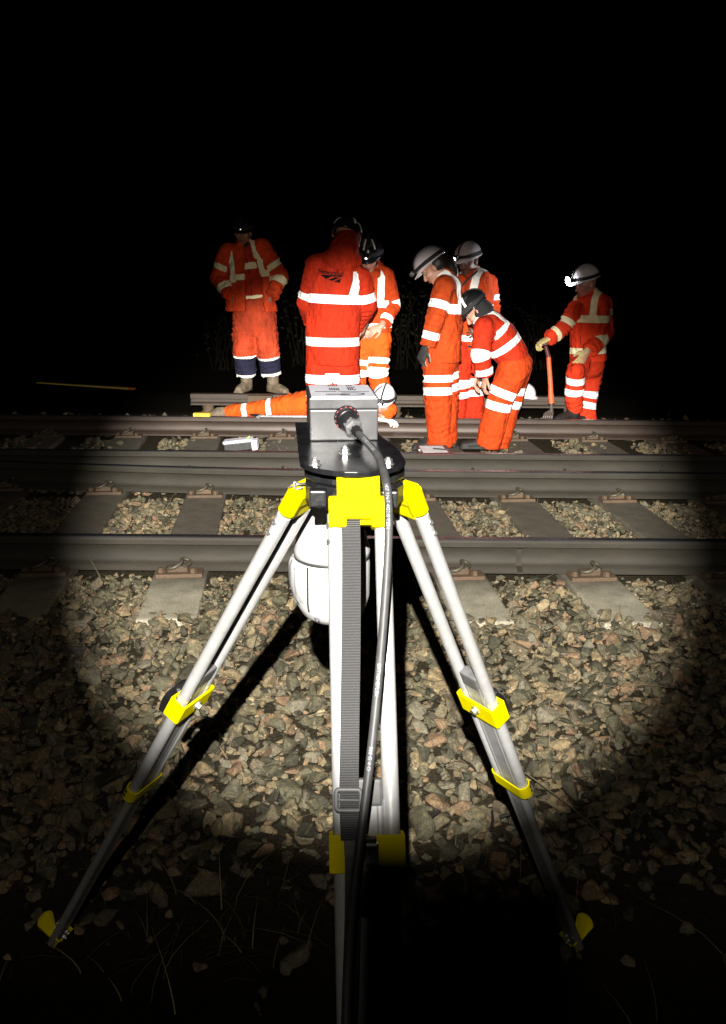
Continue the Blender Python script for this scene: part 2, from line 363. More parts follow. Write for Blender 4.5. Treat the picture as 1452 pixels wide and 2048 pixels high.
for i, x0 in enumerate([-3.4, -2.72, -2.0, -1.33, -.65, .05, .73, 1.4, 2.1, 2.8]):
    x1 = x0-SKEW*2.7
    words = ['far left end', 'left end', 'under the pale battery box side', 'beside the battery box', 'below the lying worker', 'behind the control box', 'beside the clipboard', 'beneath the bending worker', 'right of the bending worker', 'far right end'][i]
    sleeper(x1, 6.36, 8.72, (2, 3), f'concrete sleeper of the far track, {words}', 'sleepers of the far track')

# rails
PROF = [(-.075, .0), (.075, .0), (.075, .011), (.022, .027), (.0085, .046), (.0085, .112), (.014, .120), (.036, .127), (.036, .150), (.031, .161), (.022, .165), (-.022, .165), (-.031, .161), (-.036, .150), (-.036, .127), (-.014, .120), (-.0085, .112), (-.0085, .046), (-.022, .027), (-.075, .011)]
def rail(i, label, side):
    xs = np.linspace(-7, 7, 57); b = MB(); n = len(PROF); z0 = .02
    v = [Vector((x, rail_y(i, x)+p, z0+h-.015)) for x in xs for p, h in PROF]
    for a in range(len(xs)-1):
        for j in range(n):
            top = 2 if j == 10 else j in (9, 11)
            b.f.append((a*n+j, a*n+(j+1) % n, (a+1)*n+(j+1) % n, (a+1)*n+j)); b.mi.append(int(top)); b.sm.append(j in (2, 3, 4, 5, 6, 15, 16, 17, 18))
    b.f.append(tuple(range(n))); b.f.append(tuple(range((len(xs)-1)*n, len(xs)*n))); b.mi += [0, 0]; b.sm += [False]*2
    b.v = v
    o = b.build('running_rail', [side, 'rail_top', 'rail_shine'], None, (0, RAILD[i], 0)); tag(o, label, 'rail', 'running rails'); return o
r0 = rail(0, 'nearest steel running rail, crossing behind the tripod legs', 'rail_side')
rail(1, 'second running rail from the camera, crossing behind the tripod head', 'rail_side')
rail(2, 'third running rail, with the clipboard lying on its top', 'rail_side')
rail(3, 'farthest running rail, brown, in front of the lying worker', 'rail_brown')
b = MB(); xw = at(1037, 1110, 4.39).x
b.prism([Vector((xw-.014, RAILD[0]+p*1.0+(.004 if p > 0 else -.004), .005+h*.98)) for p, h in PROF if h < .15], (.028, 0, 0)); b.build('weld_collar', 'rail_side', r0)
# conductor rail on insulators, beyond the far track
cr = empty('conductor_rail', (.3, 8.62, 0), 'brown flat-topped conductor rail raised on pots beyond the far track', 'conductor rail')
b = MB(); b.v = []; xs = [-1.62, 4.5]
cp = [(-.05, .17), (.05, .17), (.05, .186), (.025, .2), (.025, .225), (.045, .232), (.045, .275), (-.045, .275), (-.045, .232), (-.025, .225), (-.025, .2), (-.05, .186)]
b.prism([Vector((-1.66, 8.62+p, h)) for p, h in cp], (3.75, 0, 0)); b.build('rail_bar', 'cond', cr)
for x in (-1.5, -.9, .3, 1.35, 1.98):
    b = MB(); b.lathe((x, 8.62, -.05), [(.085, 0), (.085, .06), (.05, .075), (.075, .10), (.05, .125), (.075, .15), (.05, .17), (.06, .219), (0, .22)], 20, 0); b.build('insulator_pot', 'plate_rust', cr)
b = MB(); c = at(520, 801, 8.52); b.box((c.x, 8.53, .19), .12, .035, .085, 0, 0, .008); b.build('splice_plate', 'plate_rust', cr)
# loose stones of note and twigs
def stick(p0, p1, r, label, m='stick'):
    a = Vector(p0); c = Vector(p1); b = MB(); mid = (a+c)/2+Vector((.004, .003, .004)); b.tube([a, mid, c], [r, r*.9, r*.7], 6)
    tag(b.build('twig', m, None, a), label, 'twig')
def gz(px, py, z=.02): return atz(px, py, z)
stick(gz(838, 1652), gz(880, 1622), .006, 'short black twig lying on the ballast right of the near leg')
stick(gz(982, 1660), gz(984, 1622), .005, 'black twig lying on the ballast left of the right tripod leg')
stick(gz(1000, 1634), gz(1040, 1628), .005, 'dark twig half under the right tripod leg')
stick(gz(1050, 1545, .05), gz(1230, 1690, 0), .0022, 'long pale grass stem lying across the ballast right of the tripod', 'straw')
b = MB(); c = gz(965, 1280, .02)
# grass
def blade(b, p, h, lean, az, w):
    n = 5; d = Vector((math.cos(az), math.sin(az), 0)); sd = Vector((-d.y, d.x, 0)); L = []
    for i in range(n):
        t = i/(n-1); c = Vector(p)+Vector((0, 0, h*t*(1-.35*t*lean)))+d*(h*lean*t*t*.9); ww = w*(1-t)**.6+.0003
        L += [c-sd*ww, c+sd*ww]
    b.add(L, [(2*i, 2*i+1, 2*i+3, 2*i+2) for i in range(n-1)])
b = MB()
for k in range(110):
    cx, cy = rng.uniform(-1.0, 1.0), rng.uniform(1.55, 2.2)
    if rng.random() < .6:
        c = [(-.36, 1.8), (-.28, 1.92), (.38, 2.0), (-.45, 1.78), (.2, 2.1)][rng.integers(5)]; cx = c[0]+rng.normal(0, .09); cy = c[1]+rng.normal(0, .07)
    blade(b, (cx, cy, zbank(cx, cy)-.01), rng.uniform(.05, .19), rng.uniform(.3, 1.6), rng.uniform(0, 6.28), rng.uniform(.0008, .0020))
tag(b.build('dry_grass', 'straw', recalc=False), 'thin dry grass blades at the foot of the ballast', 'grass', kind='stuff')
# bushes beyond
def bush(px, D, w, h, n, label):
    c = at(px, 760, D); zb = zbank(c.x, D); root = empty('bramble_bush', (c.x, D, zb), label, 'bush', 'bushes beyond the tracks')
    s = MB(); lf = MB()
    for k in range(14):
        a = rng.uniform(0, 6.28); e = Vector((c.x+math.cos(a)*w*rng.uniform(.3, 1), D+math.sin(a)*.5*rng.uniform(.2, 1), zb+h*rng.uniform(.5, 1)))
        p0 = Vector((c.x+rng.normal(0, .12), D+rng.normal(0, .1), zb)); path = catmull([p0, p0.lerp(e, .5)+Vector((0, 0, .25*h)), e], 4); s.tube(path, [.010-.0009*i for i in range(len(path))], 5)
        for j in range(n//34):
            t = rng.uniform(.25, 1); q = path[int(t*(len(path)-1))]+Vector(rng.normal(0, .12, 3)); d = Vector(rng.normal(0, 1, 3)).normalized(); e2 = d.orthogonal().normalized(); L = rng.uniform(.02, .045)
            lf.add([q-d*L, q+e2*L*.45, q+d*L, q-e2*L*.45], [(0, 1, 2, 3)])
    s.build('stems', 'twig', root); lf.build('leaves', 'leaf', root, recalc=False)
bush(440, 11.6, .75, 1.25, 420, 'dark bramble bush behind the leftmost standing worker')
bush(610, 12.2, .7, 1.1, 380, 'dark bush seen between the two workers on the left')
bush(810, 11.8, .7, 1.2, 420, 'dark bush behind the gap left of the woman in profile')
bush(1075, 12.0, .65, 1.1, 380, 'dark bush behind the fork handle')
bush(90, 13.5, 1.0, 2.1, 420, 'tall dark bush at the far left beyond the yellow bar')
# ------------------------------------------------------------------ tripod and what it carries
def rel(x, D, h): return Vector((x, D, CZ-h))
tri = empty('surveying_tripod', (-.012, 1.27, -.056), 'aluminium surveying tripod with yellow leg brackets standing on the ballast', 'tripod')
HC = Vector((-.013, 1.262, CZ))
def oct_ring(r, ztop, zbot, cham, n=12, mi=0, b=None, ph=0.):
    pr = [(0, ztop), (r-cham, ztop), (r, ztop-cham), (r, zbot+cham), (r-cham, zbot), (0, zbot)]
    b.lathe((HC.x, HC.y, 0), pr, n, mi, sm=False, a0=ph, a1=ph+2*math.pi)
b = MB(); ph = math.pi/12
oct_ring(.073, CZ-.2805, CZ-.3035, .004, 14, 0, b, ph); oct_ring(.072, CZ-.3055, CZ-.340, .006, 14, 0, b, ph)
b.lathe((HC.x, HC.y, 0), [(.06, CZ-.303), (.06, CZ-.306)], 24)
for sx_, in ((-1,), (1,)):
    b.frame_box((HC.x+sx_*.049, HC.y-.066, CZ-.318), (1, 0, 0), (0, 1, 0), (0, 0, 1), .012, .010, .012, 0, .003)
head = b.build('tripod_head', 'black_cast', tri)
b = MB(); hk = at(600, 968, 1.25)
b.tube(catmull([hk+Vector((.015, .01, 0)), hk, hk+Vector((-.008, -.004, .004)), hk+Vector((-.006, -.006, -.006)), hk+Vector((.004, -.003, -.004))], 5), .0018, 6); b.tube([hk, hk+Vector((-.017, -.01, -.003))], .0013, 6)
b.build('hook', 'zinc', head)

def strip(path, w, th, mb, mi=0, side=(1, 0, 0)):
    n = len(path); v = []
    for i, p in enumerate(path):
        d = (path[min(i+1, n-1)]-path[max(i-1, 0)]).normalized(); sd = Vector(side); sd = (sd-d*sd.dot(d)).normalized(); nn = sd.cross(d)
        ww = w[i] if hasattr(w, '__len__') else w
        v += [p-sd*ww+nn*th, p+sd*ww+nn*th, p+sd*ww-nn*th, p-sd*ww-nn*th]
    f = [(i*4+j, i*4+(j+1) % 4, (i+1)*4+(j+1) % 4, (i+1)*4+j) for i in range(n-1) for j in range(4)]+[(0, 1, 2, 3), ((n-1)*4+3, (n-1)*4+2, (n-1)*4+1, (n-1)*4)]
    mb.add(v, f, mi, False)
TUBE_R, LAT = .0110, .0318
def leg(T, Ft, s_clamp, s_low, out, near=False):
    T, Ft = Vector(T), Vector(Ft); a = (Ft-T); L = a.length; a.normalize()
    out = Vector(out).normalized(); t = Vector((0, 0, 1)).cross(out).normalized(); n = t.cross(a).normalized()
    if n.dot(out) < 0: n = -n
    P = lambda s, l=0., m=0.: T+a*(L*s)+t*l+n*m
    b = MB()
    for sg in (-1, 1): b.tube([P(.015, sg*LAT), P(s_low+.006, sg*LAT)], TUBE_R, 24)
    lg = b.build('leg', 'alu', tri)
    # hinge bracket
    b = MB()
    if near:
        b.frame_box(P(0)-a*.016+n*.006, t, a, n, .0290, .0205, .014, 0, .003)
        b.frame_box(P(0)+a*.0145+n*.003, t, a, n, .0405, .0155, .0165, 0, .004)
        for sg in (-1, 1): b.frame_box(P(0)+a*.031+t*sg*.0285+n*.003, t, a, n, .0122, .0105, .0165, 0, .004)
        b.frame_box(P(0)+a*.030-n*.004, t, a, n, .02, .006, .008, 0, .002)
    else:
        b.frame_box(P(0)-a*.014+n*.001, t, a, n, .032, .014, .014, 0, .004)
        for sg in (-1, 1): b.tube([P(0, sg*LAT)-a*.024, P(0, sg*LAT)+a*.013], TUBE_R+.0028, 20)
        b.frame_box(P(0)+a*.008-n*.001, t, a, n, .030, .020, .009, 0, .004)
        b.tube([P(0, -.036)-a*.016, P(0, .036)-a*.016], .006, 14)
    b.build('hinge_bracket', 'yellow', lg)
    for sg in (-1, 1):
        for k in (.034, .056):
            b = MB()
            for nn in ((-t*1.0, ) if sg < 0 else (t, )):
                for d in ((n*.5+nn*.9).normalized(),):
                    c = P(0, sg*LAT)+a*(k+.004)+d*TUBE_R; b.lathe(c, [(.0045, -.002), (.0045, .0012), (.003, .002), (.0016, .0010), (0, .0010)], 12, 0, d, sm=False)
            b.build('screw', 'zinc', lg)
    # slide that runs out of the bottom
    b = MB(); s0 = s_clamp-.045
    b.frame_box(P((s0+.985)/2), t, a, n, .0195, L*(.985-s0)/2, .0075, 0, .003)
    for sg in (-1, 1): b.tube([P(s0, sg*.0175), P(.98, sg*.0175)], .0088, 14)
    b.build('lower_slide', 'slide', lg)
    b = MB(); b.frame_box(P(s0-.006), t, a, n, .0215, .017, .010, 0, .004); b.build('end_cap', 'grey_plastic', lg)
    # clamp with lever
    b = MB(); c = P(s_clamp)
    hw = LAT+TUBE_R+.003
    b.frame_box(c+n*.0145, t, a, n, hw, .023, .0022, 0, .0015); b.frame_box(c-n*.0145, t, a, n, hw, .023, .0022, 0, .0015)
    for sg in (-1, 1):
        b.frame_box(c+t*sg*hw, t, a, n, .0022, .023, .0152, 0, .0015)
        b.frame_box(c+t*sg*(hw-.003)+n*.0115, (t*sg+n).normalized(), a, (n-t*sg).normalized(), .0025, .0225, .0055, 0, .001)
    b.frame_box(c+n*.019+a*.026, t, a, n, .012, .018, .0035, 0, .002)
    cl = b.build('clamp', 'yellow', lg)
    b = MB(); k0 = c+n*.022-a*.012
    b.tube([k0-t*.011, k0+t*.011], .0115, 16)
    pl = catmull([k0+n*.002, k0+n*.012+a*.022, k0+n*.015+a*.052, k0+n*.012+a*.078], 5)
    strip(pl, [.0135-.004*i/len(pl) for i in range(len(pl))], .0055, b, 0, t)
    b.frame_box(k0+n*.019+a*.04, t, a, n, .0015, .03, .0012, 1)
    b.lathe(k0+t*.0115, [(.004, 0), (.004, .001), (0, .001)], 10, 1, t, sm=False)
    b.build('lever', ['black_plastic', 'zinc'], cl)
    b = MB(); c2 = c-n*.0168-a*.004; b.lathe(c2, [(.009, 0), (.009, .003), (.0065, .0032), (.0065, .009), (0, .009)], 6, 0, -n, sm=False); b.build('clamp_bolt', 'zinc', cl)
    # lower bracket at the end of the two tubes
    b = MB(); c = P(s_low); hw = LAT+TUBE_R+.0022; N = 20; pts = []
    for (rr, zz) in ((0, -.014), (0, .018), (.0024, .018), (.0024, -.014)):
        ring = []
        for j in range(N):
            an = 2*math.pi*j/N; sg = 1 if math.cos(an) >= 0 else -1
            ring.append(c+t*(sg*LAT+math.cos(an)*(TUBE_R+.0012+rr))+n*(math.sin(an)*(TUBE_R+.0012+rr))+a*zz)
        pts.append(ring)
    v = [p for r_ in pts for p in r_]; f = []
    for i in range(4):
        for j in range(N): f.append((i*N+j, i*N+(j+1) % N, ((i+1) % 4)*N+(j+1) % N, ((i+1) % 4)*N+j))
    b.add(v, f, 0, False)
    b.frame_box(c+a*.016, t, a, n, LAT+.006, .0025, .011, 0, .001)
    lb = b.build('lower_bracket', 'yellow', lg)
    b = MB()
    for k in (-.005, .007):
        for sg in (-1, 1):
            d = (n*.55+t*sg).normalized(); b.lathe(c+t*sg*LAT+a*k+d*(TUBE_R+.0036), [(.0032, 0), (.0028, .001), (.0012, .0006), (0, .0006)], 10, 0, d, sm=False)
    b.build('bracket_rivets', 'black_plastic', lb)
    if not near:
        # pointed foot shoe with step tongue
        b = MB(); e = P(.985); n2 = out
        b.prism([e-a*.06+t*.021+n*.010, e-a*.06-t*.021+n*.010, e+a*.04-t*.004+n*.006, e+a*.04+t*.004+n*.006], n*-.003)
        for sg in (-1, 1): b.prism([e-a*.05+t*sg*.021+n*.010, e-a*.05+t*sg*.021-n*.018, e+a*.02+t*sg*.008-n*.01, e+a*.045+t*sg*.003+n*.005], t*sg*.003)
        tg = []
        up = (n2*.45-a*.9).normalized()
        for j in range(9):
            an = math.pi*j/8; tg.append(e+n2*.018+n*.012-a*.02+up*(.035+.022*math.sin(an))+t*(.024*math.cos(an)))
        tg += [e+n*.012-a*.012-t*.012, e+n*.012-a*.012+t*.012]
        b.prism(tg, (n2*.6+a*.3).normalized()*.004)
        ft = b.build('foot_shoe', 'yellow', lg)
        b = MB()
        for k in (-.065, -.04): b.lathe(e+a*k-n*.012, [(.006, 0), (.006, .005), (.003, .006), (.003, .010), (0, .010)], 6, 0, -n, sm=False); b.lathe(e+a*k+n*.0125, [(.006, 0), (.006, .004), (0, .005)], 6, 0, n, sm=False)
        b.build('foot_bolts', 'zinc', ft)
    return P
FZ = 1.604
PL = leg(rel(-.092, 1.285, .345), rel(-.74, 1.81, FZ), .334, .520, (-.91, .415, 0))
PR = leg(rel(.060, 1.285, .343), rel(.526, 1.81, FZ), .340, .505, (.81, .58, 0))
PN = leg(rel(-.0065, 1.176, .314), rel(.042, .56, FZ), .318, .53, (.03, -1, 0), True)
def leg_near_D(py):
    """distance of the near leg at a picture row"""
    th = math.tan(PITCH+math.atan((py-1024)/F)); s = (1.176*th-.314)/(1.29+.616*th); return 1.176-.616*s

# carrying strap with buckle
rows = [(702, 1034, -.004), (702, 1060, -.016), (703, 1120, -.017), (702, 1300, -.016), (699, 1480, -.018), (698, 1600, -.018), (701, 1680, -.019)]
pth = catmull([at(x, y, leg_near_D(y)+d) for x, y, d in rows], 8)
b = MB(); strip(pth, .0122, .0011, b); st = b.build('carry_strap', 'webbing', tri)
b = MB(); pth2 = catmull([at(x, y, leg_near_D(y)+d) for x, y, d in [(703, 1676, -.014), (706, 1740, -.016), (705, 1850, -.018), (700, 2000, -.02), (697, 2100, -.02)]], 6); strip(pth2, .0100, .0011, b); b.build('strap_end', 'black_plastic', st)
c = at(697, 1600, leg_near_D(1600)-.0215); d = (at(697, 1620, leg_near_D(1620)-.0215)-c).normalized(); tx = Vector((1, 0, 0)); nn = tx.cross(d)
b = MB(); W, H, rr = .0155, .0125, .004; loop = []
for (cx, cy, a0) in ((W-rr, -H+rr, -90), (W-rr, H-rr, 0), (-W+rr, H-rr, 90), (-W+rr, -H+rr, 180)):
    for k in range(4): an = R(a0+k*30); loop.append(c+tx*(cx+rr*math.cos(an))+d*(cy+rr*math.sin(an)))
loop.append(loop[0]); loop.append(loop[1]); b.tube(loop, .0030, 8); b.tube([c-tx*W, c+tx*W], .0012, 8); b.build('buckle', 'grey_plastic', st)

# mounting plate on the head
b = MB(); zt = CZ-.2725
yaw = R(5.5); fx = Vector((math.cos(yaw), math.sin(yaw), 0)); fy = Vector((-math.sin(yaw), math.cos(yaw), 0))
pc = Vector((-.0165, 1.245, zt))
outl = []
for j in range(13):
    an = R(195+150*j/12); outl.append(pc+fx*(.076*math.cos(an))+fy*(.088*math.sin(an)))
outl = [pc-fx*.0735+fy*.29]+[pc-fx*.074+fy*.02]+outl+[pc+fx*.0745+fy*.0]+[pc+fx*.074+fy*.06, pc+fx*.042+fy*.29]
b.prism(outl, (0, 0, -.0075)); pl = b.build('mounting_plate', 'black_plate', tri)
bv = pl.modifiers.new('b', 'BEVEL'); bv.width = .0012; bv.segments = 2; bv.limit_method = 'ANGLE'
def bolt(px, py, hh=.0085):
    b = MB(); c = atz(px, py, zt); b.lathe(c, [(.0064, 0), (.0064, hh-.002), (.0050, hh-.0008), (.0030, hh-.0006), (.0030, hh+.0016), (0, hh+.0016)], 6, 0, sm=False)
    b.lathe(c, [(.0090, 0), (.0090, .0010), (0, .0010)], 20, 0); b.build('plate_bolt', 'zinc', pl)
bolt(630, 930); bolt(776, 928); bolt(690, 908, .0105)

# control box
bx = empty('control_box', (-.03, 1.44, zt), 'grey metal control box with white printed lid bolted on the tripod plate', 'control box')
f0 = atz(688, 882, zt); BW, BD, BH = .0525, .0685, .0665
bc = f0+fy*BD
b = MB(); b.frame_box(bc+Vector((0, 0, .0245)), fx, fy, (0, 0, 1), BW, BD, .0240, 0, .0022); b.build('box_body', 'box_metal', bx)
b = MB(); b.frame_box(bc+Vector((0, 0, .0580)), fx, fy, (0, 0, 1), BW+.0008, BD+.0008, .0086, 0, .0022); lid = b.build('box_lid', 'box_metal', bx)
b = MB(); zl = BH+.0008; b.frame_box(bc+Vector((0, 0, zl)), fx, fy, (0, 0, 1), BW-.003, BD-.003, .0006, 0, .0003)
lab = b.build('lid_label', 'label_paper', lid)
b = MB(); zi = zl+.0009
def ink(x0, x1, y0, y1): b.frame_box(bc+fx*((x0+x1)/2)+fy*((y0+y1)/2)+Vector((0, 0, zi)), fx, fy, (0, 0, 1), (x1-x0)/2, (y1-y0)/2, .0002)
for row, yy in ((0, .052), (1, .034), (2, .019), (3, .006)):
    for (xa, n) in ((-.018, 5 if row != 1 else 0), (.012, 3+row % 2)):
        for k in range(n): ink(xa+k*.0034, xa+k*.0034+.0025, yy, yy+.007)
ink(-.042, -.008, -.012, -.009); ink(-.006, .044, -.0125, -.0105)
for k in range(14): ink(-.026+k*.0027, -.0242+k*.0027, -.044, -.037)
an = [(.012+.022*math.cos(q)-.0, -.038+.012*math.sin(q)) for q in np.linspace(-2.4, 2.2, 22)]
for k in range(21): ink(min(an[k][0], an[k+1][0])-.0004, max(an[k][0], an[k+1][0])+.0004, min(an[k][1], an[k+1][1])-.0008, max(an[k][1], an[k+1][1])+.0008)
b.build('lid_print', 'ink', lab)
# socket and plug
cn = f0+Vector((0, 0, .036))+fx*.004-fy*0.0
dirv = (-fy*.90+fx*.30+Vector((0, 0, -.34))).normalized()
b = MB(); b.lathe(cn+fy*.002, [(.0195, -.002), (.0195, .004), (.0185, .006), (0, .006)], 28, 0, -fy)
b.lathe(cn-fy*.003, [(.0150, 0), (.0168, .003), (.0168, .009), (.014, .010)], 28, 0, (dirv-fy*1.2).normalized())
b.build('socket_flange', 'black_plastic', bx)
b = MB()
for k in range(15):
    an = 2*math.pi*k/15; b.frame_box(cn-fy*.0072+fx*(.0178*math.cos(an))+Vector((0, 0, .0178*math.sin(an))), fy, fx*math.cos(an)+Vector((0, 0, math.sin(an))), fx*-math.sin(an)+Vector((0, 0, math.cos(an))), .0012, .0006, .0012+.0008*(k % 3 == 0))
b.build('red_ring', 'red_plastic', bx)
b = MB(); b.lathe(cn-fy*.004, [(.0158, 0), (.0158, .012), (.0135, .018), (.0135, .024), (0, .024)], 26, 0, dirv)
b.lathe(cn-fy*.004+dirv*.020, [(.0145, 0), (.0145, .010), (.0105, .012), (.008, .016), (0, .016)], 6, 1, dirv, sm=False)
b.build('plug', ['black_plastic', 'grey_plastic'], bx)
# cable
cst = cn-fy*.004+dirv*.034
cab = [cst-dirv*.006, cst+dirv*.012, at(733, 884, 1.265), at(757, 914, 1.195), at(771, 956, 1.128), at(777, 1010, 1.092), at(776, 1100, 1.068), at(768, 1230, 1.035), at(754, 1390, .995), at(738, 1540, .945), at(719, 1690, .902), at(706, 1800, .872), at(697, 1920, .845), at(691, 2080, .80), at(688, 2300, .74)]
cp = catmull(cab, 10); b = MB(); CR = .0054; b.tube(cp, CR, 16)
cb = b.build('power_cable', 'cable', None, cst); tag(cb, 'thick black printed cable plugged into the control box and hanging down', 'cable')
b = MB(); b.tube([cst-dirv*.004, cst+dirv*.006, cst+dirv*.020], [.0080, .0078, .0064], 14); b.build('strain_relief', 'black_plastic', cb)
def cable_text(txt, size, s0):
    tv, tf = text_mesh(txt, size); L = [0]
    for i in range(1, len(cp)): L.append(L[-1]+(cp[i]-cp[i-1]).length)
    V = []
    eye = Vector((0, 0, CZ))
    for (u, v) in tv:
        s = s0+u; i = max(0, min(len(cp)-2, int(np.searchsorted(L, s))-1)); f = (s-L[i])/(L[i+1]-L[i]); p = cp[i].lerp(cp[i+1], f); d = (cp[i+1]-cp[i]).normalized()
        toc = Vector((-.15, -1, .45)); toc = (toc-d*toc.dot(d)).normalized(); sd = d.cross(toc)
        an = (v-size*.35)/CR; V.append(p+(toc*math.cos(an)-sd*math.sin(an))*(CR+.0003))
    return V, tf
for txt, s0 in (('EXTREMEFLEX 300/500V', .065), ('H07 RN-F 4G1.0 TZN', .235), ('EXTREMEFLEX', .46), ('300 G 4 O', .56)):
    b = MB(); v, f = cable_text(txt, .0064, s0); b.add(v, f); b.build('cable_print', 'print_white', cb, recalc=False)

# white dome camera under the plate
dc = at(664, 1110, 1.425); dm = empty('dome_camera', (dc.x, 1.425, CZ-.61), 'white domed camera unit hanging under the tripod between its legs', 'camera')
Z = lambda h: CZ-h
b = MB(); b.lathe((dc.x, 1.425, 0), [(.02, Z(.281)), (.034, Z(.281)), (.036, Z(.36)), (.044, Z(.40)), (.060, Z(.452)), (.0635, Z(.466)), (.0635, Z(.475)), (.058, Z(.4765))], 48, 0)
b.build('camera_neck', 'white_shell', dm)
b = MB(); b.lathe((dc.x, 1.425, 0), [(.058, Z(.474)), (.0615, Z(.480)), (.0635, Z(.49)), (.0635, Z(.545)), (.0595, Z(.561)), (.051, Z(.577)), (.036, Z(.589)), (.018, Z(.596)), (0, Z(.598))], 64, 0)
b.build('camera_body', 'white_shell', dm)
b = MB()
for k, (a0, a1, r0) in enumerate(((168, 182, .0715), (183, 197, .0725), (198, 212, .0715), (213, 226, .070))):
    b.lathe((dc.x, 1.425, 0), [(.05, Z(.482)), (r0-.004, Z(.480)), (r0, Z(.49)), (r0, Z(.518)), (r0-.002, Z(.532)), (r0-.006, Z(.546)), (r0-.011, Z(.556)), (.05, Z(.560))], 5, 0, a0=R(a0), a1=R(a1))
b.lathe((dc.x, 1.425, 0), [(.05, Z(.484)), (.066, Z(.484)), (.066, Z(.535)), (.05, Z(.552))], 14, 0, a0=R(165), a1=R(232))
b.build('side_cheek', 'white_shell', dm)
b = MB(); b.lathe((dc.x, 1.425, 0), [(.0585, Z(.40)), (.0642, Z(.474)), (.0645, Z(.545)), (.0612, Z(.564)), (.053, Z(.582)), (.040, Z(.594))], 6, 0, a0=R(306), a1=R(333))
b.lathe((dc.x, 1.425, 0), [(.0646, Z(.482)), (.0648, Z(.545)), (.0620, Z(.560))], 2, 0, a0=R(232.5), a1=R(236))
b.lathe((dc.x, 1.425, 0), [(.0600, Z(.4735)), (.0632, Z(.4765)), (.0632, Z(.4795)), (.0600, Z(.4825))], 48, 0)
b.build('lens_slot', 'dark_seam', dm)
def decal(txt, ang, h, size):
    tv, tf = text_mesh(txt, size); V = []
    for u, v in tv:
        an = R(ang)+u/.06; hh = h-v; r = .0640 if hh < .547 else .0640-(hh-.547)*.20-(max(0, hh-.563))*.35; V.append(Vector((dc.x+math.cos(an)*r*1.004, 1.425+math.sin(an)*r*1.004, Z(hh))))
    return V, tf
b = MB(); v, f = decal('F2', 240, .578, .012); b.add(v, f); v, f = decal('F3', 337, .578, .012); b.add(v, f); b.build('decals', 'ink', dm, recalc=False)
# ------------------------------------------------------------------ people: signed-distance lofts meshed as one surface
def nrm(v): v = np.asarray(v, float); return v/np.linalg.norm(v)
class Loft:
    def __init__(s, pts, a, b=None, right=(1, 0, 0), cap=('round', 'round'), k=.02, op='add', col=None):
        s.p = np.array([tuple(q) for q in pts], float); n = len(s.p)
        s.a = np.array(a if hasattr(a, '__len__') else [a]*n, float); b = s.a if b is None else b
        s.b = np.array(b if hasattr(b, '__len__') else [b]*n, float); s.right = nrm(right); s.cap = cap; s.k = k; s.op = op; s.col = col
        s.cum = np.concatenate([[0], np.cumsum(np.linalg.norm(np.diff(s.p, axis=0), axis=1))]); m = max(s.a.max(), s.b.max())
        s.lo = s.p.min(0)-m; s.hi = s.p.max(0)+m
    def ev(s, P, full=False):
        best = None
        for i in range(len(s.p)-1):
            p0, p1 = s.p[i], s.p[i+1]; ab = p1-p0; L2 = ab@ab; L = math.sqrt(L2); n = ab/L
            r = s.right-n*(s.right@n)
            if np.linalg.norm(r) < .15: r = np.array([.1, .3, 1.])-n*(np.array([.1, .3, 1.])@n)
            r /= np.linalg.norm(r); f = np.cross(n, r)
            q0 = P-p0; tr = q0@ab/L2; t = np.clip(tr, 0, 1); q = q0-t[:, None]*ab
            u = q@r; v = q@f; w = q@n; A = s.a[i]+(s.a[i+1]-s.a[i])*t; B = s.b[i]+(s.b[i+1]-s.b[i])*t
            mn = np.minimum(A, B)
            flat = np.zeros(len(P), bool)
            if i == 0 and s.cap[0] == 'flat': flat |= tr < 0
            if i == len(s.p)-2 and s.cap[1] == 'flat': flat |= tr > 1
            ww = np.where(flat, 0, w); rho = np.sqrt((u/A)**2+(v/B)**2+(ww/mn)**2)+1e-9; ln = np.sqrt(u*u+v*v+ww*ww)
            d = np.where(ln > 1e-6, ln-ln/rho, -mn); d = np.maximum(d, -mn)
            d = np.where(flat, np.where(d > 0, np.sqrt(np.maximum(d, 0)**2+w*w), np.abs(w)), d)
            if full: cand = (d, s.cum[i]+t*L, u, v)
            else: cand = (d,)
            if best is None: best = list(cand)
            else:
                m = cand[0] < best[0]
                for j in range(len(cand)): best[j] = np.where(m, cand[j], best[j])
        return best if full else best[0]
    def s_at(s, q): return float(s.ev(np.array([tuple(q)]), True)[1][0])
class Ell:
    def __init__(s, c, rad, ax, k=.02, op='add', col=None):
        s.c = np.array(tuple(c), float); s.r = np.array(rad, float); s.ax = np.array([nrm(a) for a in ax]); s.k = k; s.op = op; s.col = col
        m = s.r.max(); s.lo = s.c-m; s.hi = s.c+m
    def ev(s, P, full=False):
        q = (P-s.c)@s.ax.T; ln = np.linalg.norm(q, axis=1); rho = np.linalg.norm(q/s.r, axis=1)+1e-9
        d = np.where(ln > 1e-6, ln-ln/rho, -s.r.min()); d = np.maximum(d, -s.r.min())
        return [d, q[:, 2], q[:, 0], q[:, 1]] if full else d
def smin(a, b, k):
    h = np.clip(.5+.5*(b-a)/k, 0, 1); return b+(a-b)*h-k*h*(1-h)
